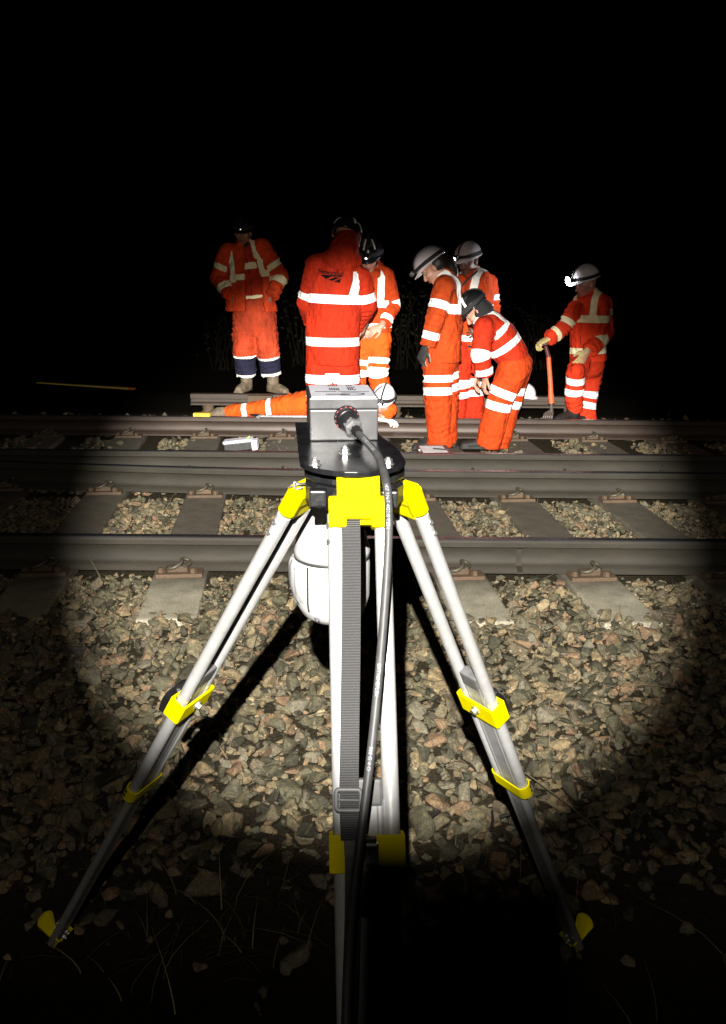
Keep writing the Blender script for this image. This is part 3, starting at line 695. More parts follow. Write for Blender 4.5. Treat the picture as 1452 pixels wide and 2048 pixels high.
def field(prims, h):
    adds = [p for p in prims if p.op == 'add']
    lo = np.min([p.lo for p in adds], 0)-3*h; hi = np.max([p.hi for p in adds], 0)+3*h; n = np.ceil((hi-lo)/h).astype(int)+1
    Fd = np.full(n, .3, np.float32)
    for p in prims:
        m = p.k+3*h; i0 = np.clip(np.floor((p.lo-m-lo)/h).astype(int), 0, n-1); i1 = np.clip(np.ceil((p.hi+m-lo)/h).astype(int)+1, 0, n)
        if (i1 <= i0).any(): continue
        g = np.stack(np.meshgrid(*[lo[a]+h*np.arange(i0[a], i1[a]) for a in range(3)], indexing='ij'), -1).reshape(-1, 3)
        d = p.ev(g).reshape(i1-i0).astype(np.float32); sl = tuple(slice(a, b) for a, b in zip(i0, i1))
        Fd[sl] = smin(Fd[sl], d, p.k) if p.op == 'add' else -smin(-Fd[sl], d, p.k)
    return Fd, lo
def surface_nets(Fd, lo, h):
    C = [(i, j, k) for i in (0, 1) for j in (0, 1) for k in (0, 1)]; n = np.array(Fd.shape)-1
    sub = lambda c: Fd[c[0]:c[0]+n[0], c[1]:c[1]+n[1], c[2]:c[2]+n[2]]
    cnt = sum((sub(c) < 0).astype(np.int8) for c in C); act = (cnt > 0) & (cnt < 8); cell = np.argwhere(act)
    idx = np.full(n, -1, np.int64); idx[act] = np.arange(len(cell)); vals = {c: sub(c)[act] for c in C}
    acc = np.zeros((len(cell), 3)); m = np.zeros(len(cell))
    for a in C:
        for ax in range(3):
            if a[ax] == 0:
                b = list(a); b[ax] = 1; b = tuple(b); fa, fb = vals[a], vals[b]; cr = (fa < 0) != (fb < 0); t = np.where(cr, fa/np.where(cr, fa-fb, 1), 0)
                p = np.zeros((len(cell), 3))+np.array(a); p[:, ax] += t; acc += p*cr[:, None]; m += cr
    V = lo+h*(cell+acc/m[:, None]); faces = []
    for ax in range(3):
        o1, o2 = [(1, 2), (2, 0), (0, 1)][ax]
        A = Fd; sl0 = [slice(0, None)]*3; sl0[ax] = slice(0, -1); sl1 = [slice(0, None)]*3; sl1[ax] = slice(1, None)
        s0 = A[tuple(sl0)] < 0; s1 = A[tuple(sl1)] < 0; e = np.argwhere(s0 != s1)
        e = e[(e[:, o1] > 0) & (e[:, o2] > 0) & (e[:, o1] < n[o1]) & (e[:, o2] < n[o2])]
        q = []
        for d1, d2 in ((1, 1), (0, 1), (0, 0), (1, 0)):
            c = e.copy(); c[:, o1] -= d1; c[:, o2] -= d2; q.append(idx[c[:, 0], c[:, 1], c[:, 2]])
        q = np.stack(q, 1); fl = ~s0[e[:, 0], e[:, 1], e[:, 2]]; q[fl] = q[fl][:, ::-1]; faces.append(q)
    Fq = np.concatenate(faces); return V, Fq[(Fq >= 0).all(1)]
def vnormals(V, Fq):
    fn = np.cross(V[Fq[:, 2]]-V[Fq[:, 0]], V[Fq[:, 3]]-V[Fq[:, 1]]); N = np.zeros_like(V)
    for j in range(4):
        for a in range(3): N[:, a] += np.bincount(Fq[:, j], fn[:, a], len(V))
    return N/(np.linalg.norm(N, axis=1)[:, None]+1e-12)
def wrinkle(V, N, amp, seed, sc=1.):
    r = np.random.default_rng(seed); d = np.zeros(len(V))
    for k in range(9):
        f = r.normal(size=3); f[2] *= 1.5; f *= r.uniform(18, 60)/np.linalg.norm(f)*sc; g = r.normal(size=3)*9; ph = r.uniform(0, 6.28, 2)
        w = V@f+ph[0]+1.6*np.sin(V@g+ph[1]); mod = .5+.5*np.sin(V@(r.normal(size=3)*7)+ph[1])
        d += (1-np.abs(np.sin(w*.5)))**2*mod*(22/np.linalg.norm(f))**.5
    d -= d.mean(); return V+N*(np.clip(d/2.0, -1.3, 1.3)*amp*1.35)[:, None]
def garment(name, prims, mats, parent, tapes=(), darks=(), h=.010, amp=.007, seed=1, sc=1.):
    Fd, lo = field(prims, h); V, Fq = surface_nets(Fd, lo, h); N = vnormals(V, Fq)
    own = [p for p in prims if p.op == 'add']; E = [p.ev(V, True) for p in own]; D = np.stack([e[0] for e in E]); win = D.argmin(0)
    def attr(spec):
        out = np.full(len(V), -.05)
        for (li, fn) in spec:
            m = win == li; d, s, u, v = E[li]; val = fn(s, u, v, V); out = np.where(m, np.maximum(out, val), out)
        return out
    V2 = wrinkle(V, N, amp, seed, sc) if amp else V
    if amp > .006:                                           # cloth gathers at elbows, knees and hems
        rr = np.random.default_rng(seed+900)
        for li, pr_ in enumerate(own):
            if not isinstance(pr_, Loft) or len(pr_.p) < 3 or pr_.cap[1] != 'flat': continue
            d, s, u, v = E[li]; an = np.arctan2(v, u); L = pr_.cum[-1]; f = np.zeros(len(V))
            for sj, wd in [(c, .10) for c in pr_.cum[1:-1]]+[(L-.04, .09), (L*rr.uniform(.2, .4), .12)]:
                ph = rr.uniform(0, 6.28, 3); wl = rr.uniform(.045, .065)
                f += np.exp(-((s-sj)/wd)**2)*(1-2*np.abs(np.sin(math.pi*s/wl+ph[0]+1.1*np.sin(an+ph[1])+.6*np.sin(3*an+ph[2]))))*(.55+.45*np.sin(an*2+ph[2]))
            V2 = V2+N*(np.where(win == li, np.clip(f, -1.2, 1.2), 0)*amp*.75)[:, None]
    return np_mesh(name, V2, Fq, mats, parent, True, {'tape': ('FLOAT', attr(tapes)), 'dark': ('FLOAT', attr(darks))})
def band(s0, s1): return lambda s, u, v, V: np.minimum(s-s0, s1-s)
def bandp(l, q0, q1):
    a, b = sorted((l.s_at(q0), l.s_at(q1))); return band(a, b)
def clipu(fn, u0, u1): return lambda s, u, v, V: np.minimum(fn(s, u, v, V), np.minimum(u-u0, u1-u))
def brace(u0, w, s0, s1, slope=0., side=0):
    def fn(s, u, v, V):
        d = np.minimum(w/2-np.abs(u-u0-slope*(s-s0)), np.minimum(s-s0, s1-s)); return d if side == 0 else np.minimum(d, side*v)
    return fn
def cloth(name, col, tape=(.90, .90, .88), dark=(.012, .012, .03), dirt=.38):
    k = NT(name); a = k.n('ShaderNodeAttribute', attribute_name='tape'); d = k.n('ShaderNodeAttribute', attribute_name='dark')
    n1 = k.noise(5.5, 6, .65, stretch=(1.3, 1.3, .7)); n2 = k.noise(330, 3, .6); n3 = k.noise(26, 5, .65)
    lo = tuple(c*(1-dirt) for c in col); base = k.ramp(n1, 'Fac', [(.32, lo), (.62, col)])
    sp = k.ramp(n3, 'Fac', [(.3, (.90, .89, .88)), (.6, (1.03, 1.03, 1.03))]); bs = k.mix(1.0, (base, 'Color'), (sp, 'Color'), 'MULTIPLY')
    mr = k.n('ShaderNodeMapRange'); mr.inputs['From Min'].default_value = -.0008; mr.inputs['From Max'].default_value = .0008; k.l(a, 'Fac', mr, 'Value')
    edge = k.ramp(a, 'Fac', [(0, (1, 1, 1)), (.5, (1, 1, 1))])
    e = k.n('ShaderNodeMapRange'); e.inputs['From Min'].default_value = -.006; e.inputs['From Max'].default_value = -.001; e.inputs['To Min'].default_value = 0; e.inputs['To Max'].default_value = .55; k.l(a, 'Fac', e, 'Value')
    k.t.nodes.remove(edge)
    s0 = k.mix((e, 'Result'), (bs, 2), tuple(c*.35 for c in col))
    md = k.n('ShaderNodeMapRange'); md.inputs['From Min'].default_value = -.0008; md.inputs['From Max'].default_value = .0008; k.l(d, 'Fac', md, 'Value')
    s1 = k.mix((md, 'Result'), (s0, 2), dark)
    tn = k.ramp(n3, 'Fac', [(.25, tuple(c*.86 for c in tape)), (.5, tape)]); s2 = k.mix((mr, 'Result'), (s1, 2), (tn, 'Color')); k.l(s2, 2, k.b, 'Base Color')
    k.b.inputs['Roughness'].default_value = .85; k.b.inputs['Specular IOR Level'].default_value = .2
    n4 = k.noise(13, 3, .5, stretch=(1.4, 1.4, .8)); b = k.bump(n4, 'Fac', .9, .035); k.bump(n2, 'Fac', .12, .002, b)
    return k.m
ORA = (.53, .052, .006); RED = (.46, .024, .005); DRT = (.74, .066, .014)
CREAM = (.95, .87, .56)
M['c_red'] = cloth('red_orange_jacket', RED); M['c_ora'] = cloth('orange_workwear', ORA)
M['c_ora_dk'] = cloth('orange_jacket_faded', (.42, .048, .006)); M['c_dirty'] = cloth('dirty_orange_jacket', DRT, CREAM, dirt=.45); M['c_dirty_tr'] = cloth('stained_orange_trousers', (.54, .062, .02), (.92, .90, .8), dirt=.6)
M['c_inner'] = cloth('worn_inner_jacket', (.5, .035, .010), CREAM, dirt=.4)
M['c_red8'] = cloth('red_fleece_jacket', (.80, .048, .012), CREAM); M['c_red8t'] = cloth('red_orange_trousers', (.56, .034, .008))
M['c_bright'] = cloth('bright_orange_overall', (.66, .092, .008))
def skin_mat():
    k = NT('skin'); a = k.n('ShaderNodeAttribute', attribute_name='Col'); nz = k.noise(60, 4)
    r = k.ramp(nz, 'Fac', [(.3, (.8, .8, .8)), (.7, (1.08, 1.08, 1.08))]); x = k.mix(1., (a, 'Color'), (r, 'Color'), 'MULTIPLY'); k.l(x, 2, k.b, 'Base Color')
    k.b.inputs['Roughness'].default_value = .5; k.b.inputs['Subsurface Weight'].default_value = .06; k.b.inputs['Subsurface Radius'].default_value = (.012, .004, .002); k.bump(nz, 'Fac', .1, .002); return k.m
M['skin'] = skin_mat()

def hand_prims(wrist, d, palm_n, side, curl=.5, g=1., col=None, spread=.12):
    """wrist point, direction of the hand, palm normal, side = +1/-1 for the thumb side along d x palm_n"""
    w = np.array(tuple(wrist), float); d = nrm(d); pn = nrm(np.array(palm_n, float)-d*np.dot(palm_n, d)); t = np.cross(d, pn)*side
    P = [Loft([w-d*.02, w+d*.05, w+d*.092], [.026*g, .038*g, .041*g], [.019*g, .016*g, .012*g], right=t, k=.008, col=col)]
    for i, (off, L) in enumerate(((.030, .072), (.010, .080), (-.011, .075), (-.030, .058))):
        k0 = w+d*(.088-.006*abs(i-1))+t*off; ang = 0; p = [k0]; dd = nrm(d+t*(off*spread/.03))
        for j, fr in enumerate((.45, .30, .25)):
            ang += curl*(.75 if j == 0 else .95)*(1+.12*i); dv = dd*math.cos(ang)+pn*math.sin(ang); p.append(p[-1]+dv*L*fr)
        P.append(Loft(p, [.0098*g, .0092*g, .0086*g, .0074*g], k=.004, col=col))
    th = w+d*.028+t*.030; p = [th, th+nrm(d*.7+t*.75+pn*.25)*.036, th+nrm(d*.7+t*.75+pn*.25)*.036+nrm(d*.95+t*.2+pn*.5)*.030, th+nrm(d*.7+t*.75+pn*.25)*.036+nrm(d*.95+t*.2+pn*.5)*.030+nrm(d*.9+pn*.7)*.022]
    P.append(Loft(p, [.0150*g, .0120*g, .0102*g, .0085*g], k=.008, col=col)); return P
def frame(fwd, pitch=0., roll=0.):
    """head frame from a heading and a nod angle (positive looks down)"""
    f0 = nrm([fwd[0], fwd[1], 0]); up = np.array([0, 0, 1.]); r = np.cross(f0, up)
    f = f0*math.cos(pitch)-up*math.sin(pitch); u = np.cross(r, f)
    if roll: r, u = r*math.cos(roll)+u*math.sin(roll), u*math.cos(roll)-r*math.sin(roll)
    return r, f, u
def head_prims(C, fr, neck, sk, g=1.):
    C = np.array(tuple(C), float); r, f, u = fr; ax = (r, f, u); lip = tuple(c*m for c, m in zip(sk, (.75, .5, .5))); brow = tuple(c*.28 for c in sk)
    P = [Ell(C+u*.03-f*.012, (.077*g, .096*g, .088*g), ax, .02, col=sk), Ell(C+f*.028-u*.045, (.062*g, .066*g, .082*g), ax, .03, col=sk),
         Ell(C+f*.052-u*.098, (.034*g, .030*g, .024*g), ax, .03, col=sk), Loft([C+f*.086+u*.004, C+f*.104-u*.03, C+f*.108-u*.04], [.009, .013, .015], k=.010, col=sk),
         Loft([C+f*.086-u*.046+r*.012, C+f*.086-u*.046-r*.012], .011, k=.01, col=sk),
         Loft([C+f*.070+u*.022-r*.042, C+f*.088+u*.026-r*.012, C+f*.088+u*.026+r*.012, C+f*.070+u*.022+r*.042], .012, k=.012, col=sk)]
    for s in (-1, 1):
        P += [Ell(C+f*.088+r*.031*s+u*.002, (.016, .012, .011), ax, .010, 'sub'), Ell(C+f*.074+r*.031*s+u*.001, (.0135, .0125, .0125), ax, .003, col=(.30, .26, .24)), Ell(C+f*.0862+r*.031*s+u*.000, (.0055, .003, .0055), ax, .002, col=(.02, .012, .01)),
              Ell(C+r*.077*s-f*.008-u*.018, (.011, .019, .031), ax, .006, col=sk), Loft([C+f*.087+u*.022+r*.014*s, C+f*.076+u*.024+r*.044*s], .0055, k=.003, col=brow), Ell(C+f*.062+r*.044*s-u*.032, (.022, .022, .018), ax, .02, col=sk)]
    P += [Loft([C+f*.090-u*.068-r*.020, C+f*.098-u*.067, C+f*.090-u*.068+r*.020], [.004, .0065, .004], k=.004, col=lip), Loft([C+f*.089-u*.076-r*.017, C+f*.096-u*.077, C+f*.089-u*.076+r*.017], [.004, .007, .004], k=.004, col=lip)]
    P.append(Loft([neck, C-u*.05-f*.02], [.062, .056], k=.03, col=sk)); return P
def body_mesh(prims, parent, h=.0062):
    Fd, lo = field(prims, h); V, Fq = surface_nets(Fd, lo, h); own = [p for p in prims if p.op == 'add']
    D = np.stack([p.ev(V) for p in own]); win = D.argmin(0); cols = np.array([(*(p.col or (.4, .22, .15)), 1) for p in own]); return np_mesh('body', V, Fq, 'skin', parent, True, {'Col': ('FLOAT_COLOR', cols[win])})
def helmet(parent, C, fr, mt, strips=(), lamp=None, band_on=True, grey=None, goggles=False, g=.94):
    r, f, u = (Vector(x)*g for x in fr); Hc = Vector(tuple(C))+u*.040-f*.004; b = MB(); n = 40; rows = 10; v = []
    for i in range(rows+1):
        th = (math.pi/2)*i/rows
        for j in range(n):
            ph = 2*math.pi*j/n; c, s = math.cos(ph), math.sin(ph); z = .128*math.sin(th)**.9; k = math.cos(th)
            rad_x, rad_y = .116, .143; ridge = 0.006*math.exp(-(s*rad_x*k/.018)**2)*(math.sin(th)**2)
            v.append(Hc+r*(s*rad_x*k)+f*(c*rad_y*k)+u*(z+ridge))
    for (ex, dz) in ((1.03, -.004), (1.05, -.012)):
        for j in range(n):
            ph = 2*math.pi*j/n; c, s = math.cos(ph), math.sin(ph); pk = max(0, c)**2.5; v.append(Hc+r*(s*.116*ex)+f*(c*.143*ex+pk*.038)+u*(dz-.012*pk))
    for j in range(n):
        ph = 2*math.pi*j/n; c, s = math.cos(ph), math.sin(ph); pk = max(0, c)**2.5; v.append(Hc+r*(s*.106)+f*(c*.130+pk*.03)+u*(-.014-.012*pk))
    R_ = lambda i: [i*n+j for j in range(n)]
    order = list(range(rows, -1, -1))+[rows+1, rows+2, rows+3]; fcs = []
    for a, c in zip(order[:-1], order[1:]): fcs += [(R_(a)[j], R_(a)[(j+1) % n], R_(c)[(j+1) % n], R_(c)[j]) for j in range(n)]
    b.add(v, fcs, 0, True); hm = b.build('helmet', mt, parent)
    def dome(ph, th, ex=1.02): return Hc+r*(math.sin(ph)*.116*math.cos(th)*ex)+f*(math.cos(ph)*.143*math.cos(th)*ex)+u*(.128*(math.sin(th)**.9 if th > 0 else th)*ex)
    if band_on:
        m = MB(); N = 40; vv = []
        for j in range(N):
            ph = 2*math.pi*j/N; tilt = .10+.05*math.cos(ph)
            for th_, ex in ((tilt-.09, 1.012), (tilt-.09, 1.035), (tilt+.12, 1.035), (tilt+.12, 1.012)): vv.append(dome(ph, th_, ex))
        m.add(vv, [(j*4+a, j*4+(a+1) % 4, ((j+1) % N)*4+(a+1) % 4, ((j+1) % N)*4+a) for j in range(N) for a in range(4)], 0, False)
        top = [dome(0, t, 1.03) for t in np.linspace(.2, math.pi/2, 8)]+[dome(math.pi, t, 1.03) for t in np.linspace(math.pi/2-.1, .2, 8)]
        if lamp: m.tube(top, .008, 6)
        m.build('lamp_strap', 'elastic', hm)
    if strips:
        m = MB()
        for (ph, t0, t1, w) in strips:
            pts = [dome(ph, t, 1.018) for t in np.linspace(t0, t1, 8)]; sd = (dome(ph+.1, .3)-dome(ph-.1, .3)).normalized(); vv = []
            for q in pts:
                o = (q-Hc).normalized()*.003; vv += [q-sd*w, q+sd*w, q+sd*w+o, q-sd*w+o]
            m.add(vv, [(i*4+a, i*4+(a+1) % 4, (i+1)*4+(a+1) % 4, (i+1)*4+a) for i in range(7) for a in range(4)]+[(0, 1, 2, 3), (31, 30, 29, 28)])
        m.build('reflective_strip', 'strip', hm)
    if grey:
        m = MB(); vv = []; K = 9
        for i in range(K):
            for j in range(K): vv.append(dome(-.7+1.4*j/(K-1), .62+.75*i/(K-1), 1.008))
        m.add(vv, [(i*K+j, i*K+j+1, (i+1)*K+j+1, (i+1)*K+j) for i in range(K-1) for j in range(K-1)], 0, True); m.build('grey_panel', grey, hm)
    lp = None
    if lamp:
        m = MB(); dn = (f*math.cos(lamp[1])-u*math.sin(lamp[1])).normalized(); c = dome(0, .18, 1.12)+f*.016; upv = r.cross(dn)
        m.frame_box(c, r, dn, upv, .030, .017, .020, 0, .006); m.lathe(c+dn*.016, [(.019, 0), (.019, .008), (.016, .009)], 20, 0, dn)
        m.lathe(c+dn*.021, [(.0158*lamp[3], 0), (.012*lamp[3], .004), (0, .0055)], 20, 1, dn); m.build('headlamp', ['black_plastic', lamp[0]], hm); lp = (c+dn*.032, dn)
        if lamp[2]:
            ld = bpy.data.lights.new('headlamp_light', 'SPOT'); ld.energy = lamp[2]; ld.spot_size = R(95); ld.spot_blend = .9; ld.shadow_soft_size = .015; ld.color = (.93, .93, 1)
            lo = bpy.data.objects.new('headlamp_light', ld); COL.objects.link(lo); lo.location = lp[0]; lo.rotation_euler = dn.to_track_quat('-Z', 'Y').to_euler()
    if goggles:
        m = MB(); pts = [Hc+r*(math.sin(a)*.124)+f*(math.cos(a)*.150)+u*(.03+.02*math.cos(a)) for a in np.linspace(-2.2, 2.2, 24)]; m.tube(pts, .006, 6)
        m.tube([dome(.9, t, 1.03) for t in np.linspace(.0, 1.3, 8)], .005, 6); m.build('goggle_strap', 'elastic', hm)
    return hm
def boots(parent, feet, mt='boot'):
    for (ankle, toe, g) in feet:
        a = np.array(tuple(ankle), float); t = np.array(tuple(toe), float); d = nrm([t[0]-a[0], t[1]-a[1], 0]); zf = t[2]; up = np.array([0, 0, 1.]); heel = np.array([a[0], a[1], zf])-d*.045
        P = [Loft([a+up*.10, np.array([a[0], a[1], zf+.07])], [.058*g, .056*g], right=np.cross(d, up), cap=('flat', 'round'), k=.03),
             Loft([heel+up*.045, heel+d*.12+up*.05, heel+d*.205+up*.042, heel+d*.255+up*.036], [.040*g, .044*g, .050*g, .040*g], [.045*g, .052*g, .042*g, .034*g], right=np.cross(d, up), k=.03),
             Loft([heel+up*.012-d*.01, heel+d*.13+up*.012, heel+d*.28+up*.014], [.042*g, .046*g, .050*g], [.013, .013, .015], right=np.cross(d, up), k=.008)]
        garment('boot', P, mt, parent, h=.011, amp=.003, seed=int(abs(a[0]*1000)) % 99, sc=2)
def base_prims(sk, hips, knees, ankles, sh, elb, wri, neck):
    """the slim body under the clothes, one continuous surface"""
    mid = (Vector(hips[0])+Vector(hips[1]))/2; smid = (Vector(sh[0])+Vector(sh[1]))/2; P = [Loft([mid, mid.lerp(smid, .5), smid, neck], [.10, .11, .10, .055], [.08, .085, .07, .055], k=.04, col=sk, right=Vector(sh[1])-Vector(sh[0]))]
    for i in (0, 1):
        P.append(Loft([hips[i], knees[i], ankles[i]], [.065, .05, .035], k=.03, col=sk)); P.append(Loft([smid.lerp(Vector(sh[i]), .6), sh[i], elb[i], wri[i]], [.05, .046, .034, .026], k=.03, col=sk))
    return P
SK = (.42, .23, .16); SKD = (.085, .042, .028)
def cord(name, pts, w, m, parent): b = MB(); b.tube(catmull(pts, 4), w, 8); return b.build(name, m, parent)
def glove(parent, prims, m): return garment('glove', prims, m, parent, h=.0065, amp=.0012, seed=5)

# --- 1 leftmost worker, hands in pockets, open jacket
D0 = 9.6; J = lambda x, y, d=0.: at(x, y, D0+d)
p = empty('person', J(505, 788), 'worker with hands in the pockets of a dirty open jacket, leftmost standing', 'person', 'track workers in orange')
hips = [J(487, 640), J(530, 640)]; kn = [J(489, 700, -.04), J(538, 700, -.04)]; an = [J(492, 770), J(546, 770)]; sh = [J(455, 505), J(527, 500)]; el = [J(437, 556), J(559, 553)]; wr = [J(466, 590, -.10), J(541, 588, -.10)]; nk = J(487, 494)
fr = frame((0, -1), .22); C = J(486, 464, -.03)
pr = base_prims(SK, hips, kn, an, sh, el, wr, nk)+head_prims(C, fr, nk, (.30, .14, .09))
pr += hand_prims(wr[0], (.75, -.12, -.6), (0, .8, -.5), -1, .4, col=(.2, .11, .08))+hand_prims(wr[1], (-.75, .1, -.6), (0, .8, -.5), 1, .4, col=(.2, .11, .08))
body_mesh(pr, p)
tor = Loft([J(506, 632), J(504, 590), J(497, 535), J(490, 505), J(488, 494)], [.155, .155, .165, .14, .085], [.12, .125, .13, .10, .08], cap=('flat', 'round'), k=.03)
cu = lambda a, b_: bandp(tor, J(*a), J(*b_))
garment('inner_jacket', [tor], 'c_inner', p, [(0, cu((505, 602), (505, 590))), (0, clipu(cu((500, 538), (500, 527)), -.10, .10))], [(0, lambda s, u, v, V: np.minimum(.004-np.abs(u-.015), -v if v.mean() > 1e9 else .05))], amp=.006, seed=11)
out = Loft([J(503, 622), J(502, 585), J(496, 535), J(490, 506), J(488, 492)], [.275, .235, .225, .185, .10], [.185, .17, .165, .125, .10], cap=('flat', 'round'), k=.035)
al = Loft([J(456, 505), J(437, 556), J(458, 590, -.15)], [.095, .088, .066], cap=('round', 'flat'), k=.035); ar = Loft([J(524, 498), J(560, 553), J(545, 592, -.15)], [.10, .09, .068], cap=('round', 'flat'), k=.035)
cut = Loft([J(488, 470, -.20), J(497, 520, -.20), J(506, 560, -.20), J(511, 650, -.20)], [.025, .06, .095, .105], [.16, .16, .18, .2], k=.012, op='sub')
ys = lambda q: out.s_at(J(*q))
tp = [(0, brace(-.150, .056, ys((500, 562)), 9, .03)), (0, brace(.165, .056, ys((500, 553)), 9, -.22)), (0, clipu(bandp(out, J(470, 561), J(470, 549)), -.19, -.02)), (0, clipu(bandp(out, J(530, 553), J(530, 540)), .09, .24)),
      (1, bandp(al, J(448, 530), J(443, 540))), (1, bandp(al, J(446, 572, -.08), J(452, 583, -.12))), (2, bandp(ar, J(543, 527), J(548, 538))), (2, bandp(ar, J(557, 560), J(553, 572, -.06)))]
garment('jacket', [out, al, ar, cut], 'c_dirty', p, tp, amp=.010, seed=12)
garment('collar', [Loft([J(487, 503), J(487, 486)], [.088, .082], [.09, .088], cap=('flat', 'flat'), k=.02), Loft([J(487, 490), J(486, 478, .02)], [.078, .072], [.085, .08], k=.03)], 'beard', p, amp=.003)
pelv = Loft([J(505, 606), J(507, 650)], [.17, .185], [.13, .135], k=.05); ll = Loft([J(489, 632), J(489, 700, -.04), J(492, 752)], [.125, .125, .105], cap=('round', 'flat'), k=.03); lr = Loft([J(529, 632), J(536, 700, -.04), J(543, 750)], [.125, .125, .105], cap=('round', 'flat'), k=.03)
garment('trousers', [pelv, ll, lr], 'c_dirty_tr', p, [(1, bandp(ll, J(489, 707), J(489, 711))), (1, bandp(ll, J(491, 745), J(491, 752))), (2, bandp(lr, J(537, 711), J(537, 715))), (2, bandp(lr, J(543, 743), J(543, 750)))], [(1, bandp(ll, J(489, 709), J(489, 760))), (2, bandp(lr, J(537, 712), J(537, 760)))], amp=.011, seed=13)
boots(p, [(J(493, 764), J(478, 787, -.2), 1.1), (J(546, 764), J(571, 789, -.16), 1.1)])
helmet(p, C, fr, 'helmet_black', lamp=('lens_dim', .3, 0, .35))

# --- 2 worker seen from behind, lettered jacket
D0 = 6.95; J = lambda x, y, d=0.: at(x, y, D0+d)
p = empty('person', J(665, 920), 'worker seen from behind in a long red-orange jacket with black lettering', 'person', 'track workers in orange')
hips = [J(640, 740), J(692, 740)]; kn = [J(640, 820), J(690, 820)]; an = [J(640, 900), J(690, 900)]; sh = [J(632, 530), J(722, 552)]; el = [J(609, 610, .03), J(735, 618, .05)]; wr = [J(628, 650, .22), J(722, 662, .22)]; nk = J(690, 515)
fr = frame((.35, 1), .5); C = J(692, 478, .09)
hp = hand_prims(wr[0], (.5, .5, -.4), (1, 0, 0), 1, .5)+hand_prims(wr[1], (-.5, .5, -.4), (-1, 0, 0), -1, .5)
body_mesh(base_prims(SK, hips, kn, an, sh, el, wr, nk)+head_prims(C, fr, nk, SK)+hp, p)
tor = Loft([J(665, 728), J(665, 650), J(668, 560), J(676, 534), J(686, 512)], [.208, .208, .210, .165, .10], [.15, .15, .145, .12, .10], right=(1, -.12, 0), cap=('flat', 'round'), k=.04)
al = Loft([J(634, 532), J(613, 605, .03), J(624, 650, .2)], [.088, .075, .06], k=.03, cap=('round', 'flat')); ar = Loft([J(722, 556), J(733, 610, .03), J(710, 655, .2)], [.082, .080, .066], k=.03, cap=('round', 'flat'))
hood = Loft([J(683, 522, -.05), J(688, 498, -.02), J(693, 480, .07)], [.118, .108, .092], [.11, .112, .095], k=.03); hood2 = Loft([J(655, 520, -.05), J(686, 510, -.10), J(712, 522, -.04)], [.05, .06, .045], k=.05)
hcut = Loft([J(696, 440, .12), J(696, 470, .16), J(697, 520, .20)], [.11, .11, .09], k=.02, op='sub')
tp = [(0, bandp(tor, J(667, 606), J(667, 588))), (0, bandp(tor, J(665, 690), J(665, 673))), (0, brace(-.185, .06, tor.s_at(J(676, 553)), 9, .0)), (0, brace(.150, .06, tor.s_at(J(667, 602)), 9, .22)),
      (1, bandp(al, J(620, 588), J(617, 601))), (2, bandp(ar, J(729, 588), J(733, 605)))]
jk = garment('jacket', [tor, al, ar], 'c_red', p, tp, amp=.009, seed=21)
garment('hood', [hood, hood2, hcut], 'c_red', p, amp=.009, seed=22)
ll = Loft([J(641, 735), J(641, 820), J(642, 905)], [.118, .11, .10], k=.03, cap=('round', 'flat')); lr = Loft([J(690, 735), J(690, 820), J(690, 905)], [.115, .108, .10], k=.03, cap=('round', 'flat'))
garment('trousers', [Loft([J(666, 700), J(666, 738)], [.17, .17], [.12, .12], k=.05), ll, lr], 'c_red', p, [(0, lambda s, u, v, V: np.minimum(V[:, 2]-J(665, 766, -.12).z, J(665, 747, -.12).z-V[:, 2]))]+[(i, bandp(l, J(665, 747), J(665, 765))) for i, l in ((1, ll), (2, lr))]+[(i, bandp(l, J(665, 777), J(665, 793))) for i, l in ((1, ll), (2, lr))], amp=.009, seed=23)
boots(p, [(J(641, 905), J(640, 918, .2), 1), (J(690, 905), J(692, 918, .2), 1)], 'boot_dark')
helmet(p, C, fr, 'helmet_black', strips=((2.2, .35, .95, .011), (-2.35, .3, .9, .011), (1.45, .2, .9, .011)), band_on=False)
# printed lettering and road mark on the back of the jacket
me = jk.data; bo = base_of(jk); bv = BVHTree.FromPolygons([v.co+bo for v in me.vertices], [tuple(q.vertices) for q in me.polygons])
def onback(px, py):
    o = Vector((0, 0, CZ)); d = ray(px, py).normalized(); h = bv.ray_cast(o, d); return h[0]-d*.004 if h[0] else at(px, py, D0-.16)
def print_poly(b, pts, mi=0, n=7):
    q = [Vector((x, y, 0)) for x, y in pts]
    bm = bmesh.new(); f = bm.faces.new([bm.verts.new(c) for c in q]); bmesh.ops.triangulate(bm, faces=[f]); bmesh.ops.subdivide_edges(bm, edges=bm.edges, cuts=3, use_grid_fill=True); bmesh.ops.triangulate(bm, faces=bm.faces); bm.verts.index_update()
    b.add([onback(v.co.x, v.co.y) for v in bm.verts], [tuple(v.index for v in f.verts) for f in bm.faces], mi); bm.free()
b = MB(); tv, tf = text_mesh('NetworkRail', 10, .25); w = max(u for u, v in tv)
b.add([onback(636.5+u*50/w, 546+u/w*7-v*1.35) for u, v in tv], tf)
for poly in ([(640, 549), (685, 551.5), (684, 554), (663, 553), (652, 558)], [(656, 559.5), (670, 554.5), (682, 555), (664, 562)], [(667, 563), (683, 556.5), (679.5, 566)], ): print_poly(b, poly)
for poly in ([(661, 516), (664, 516), (663, 518)], [(667, 517), (675, 518), (672, 519.5)]): print_poly(b, poly)
b.build('back_print', 'ink', jk, recalc=False)

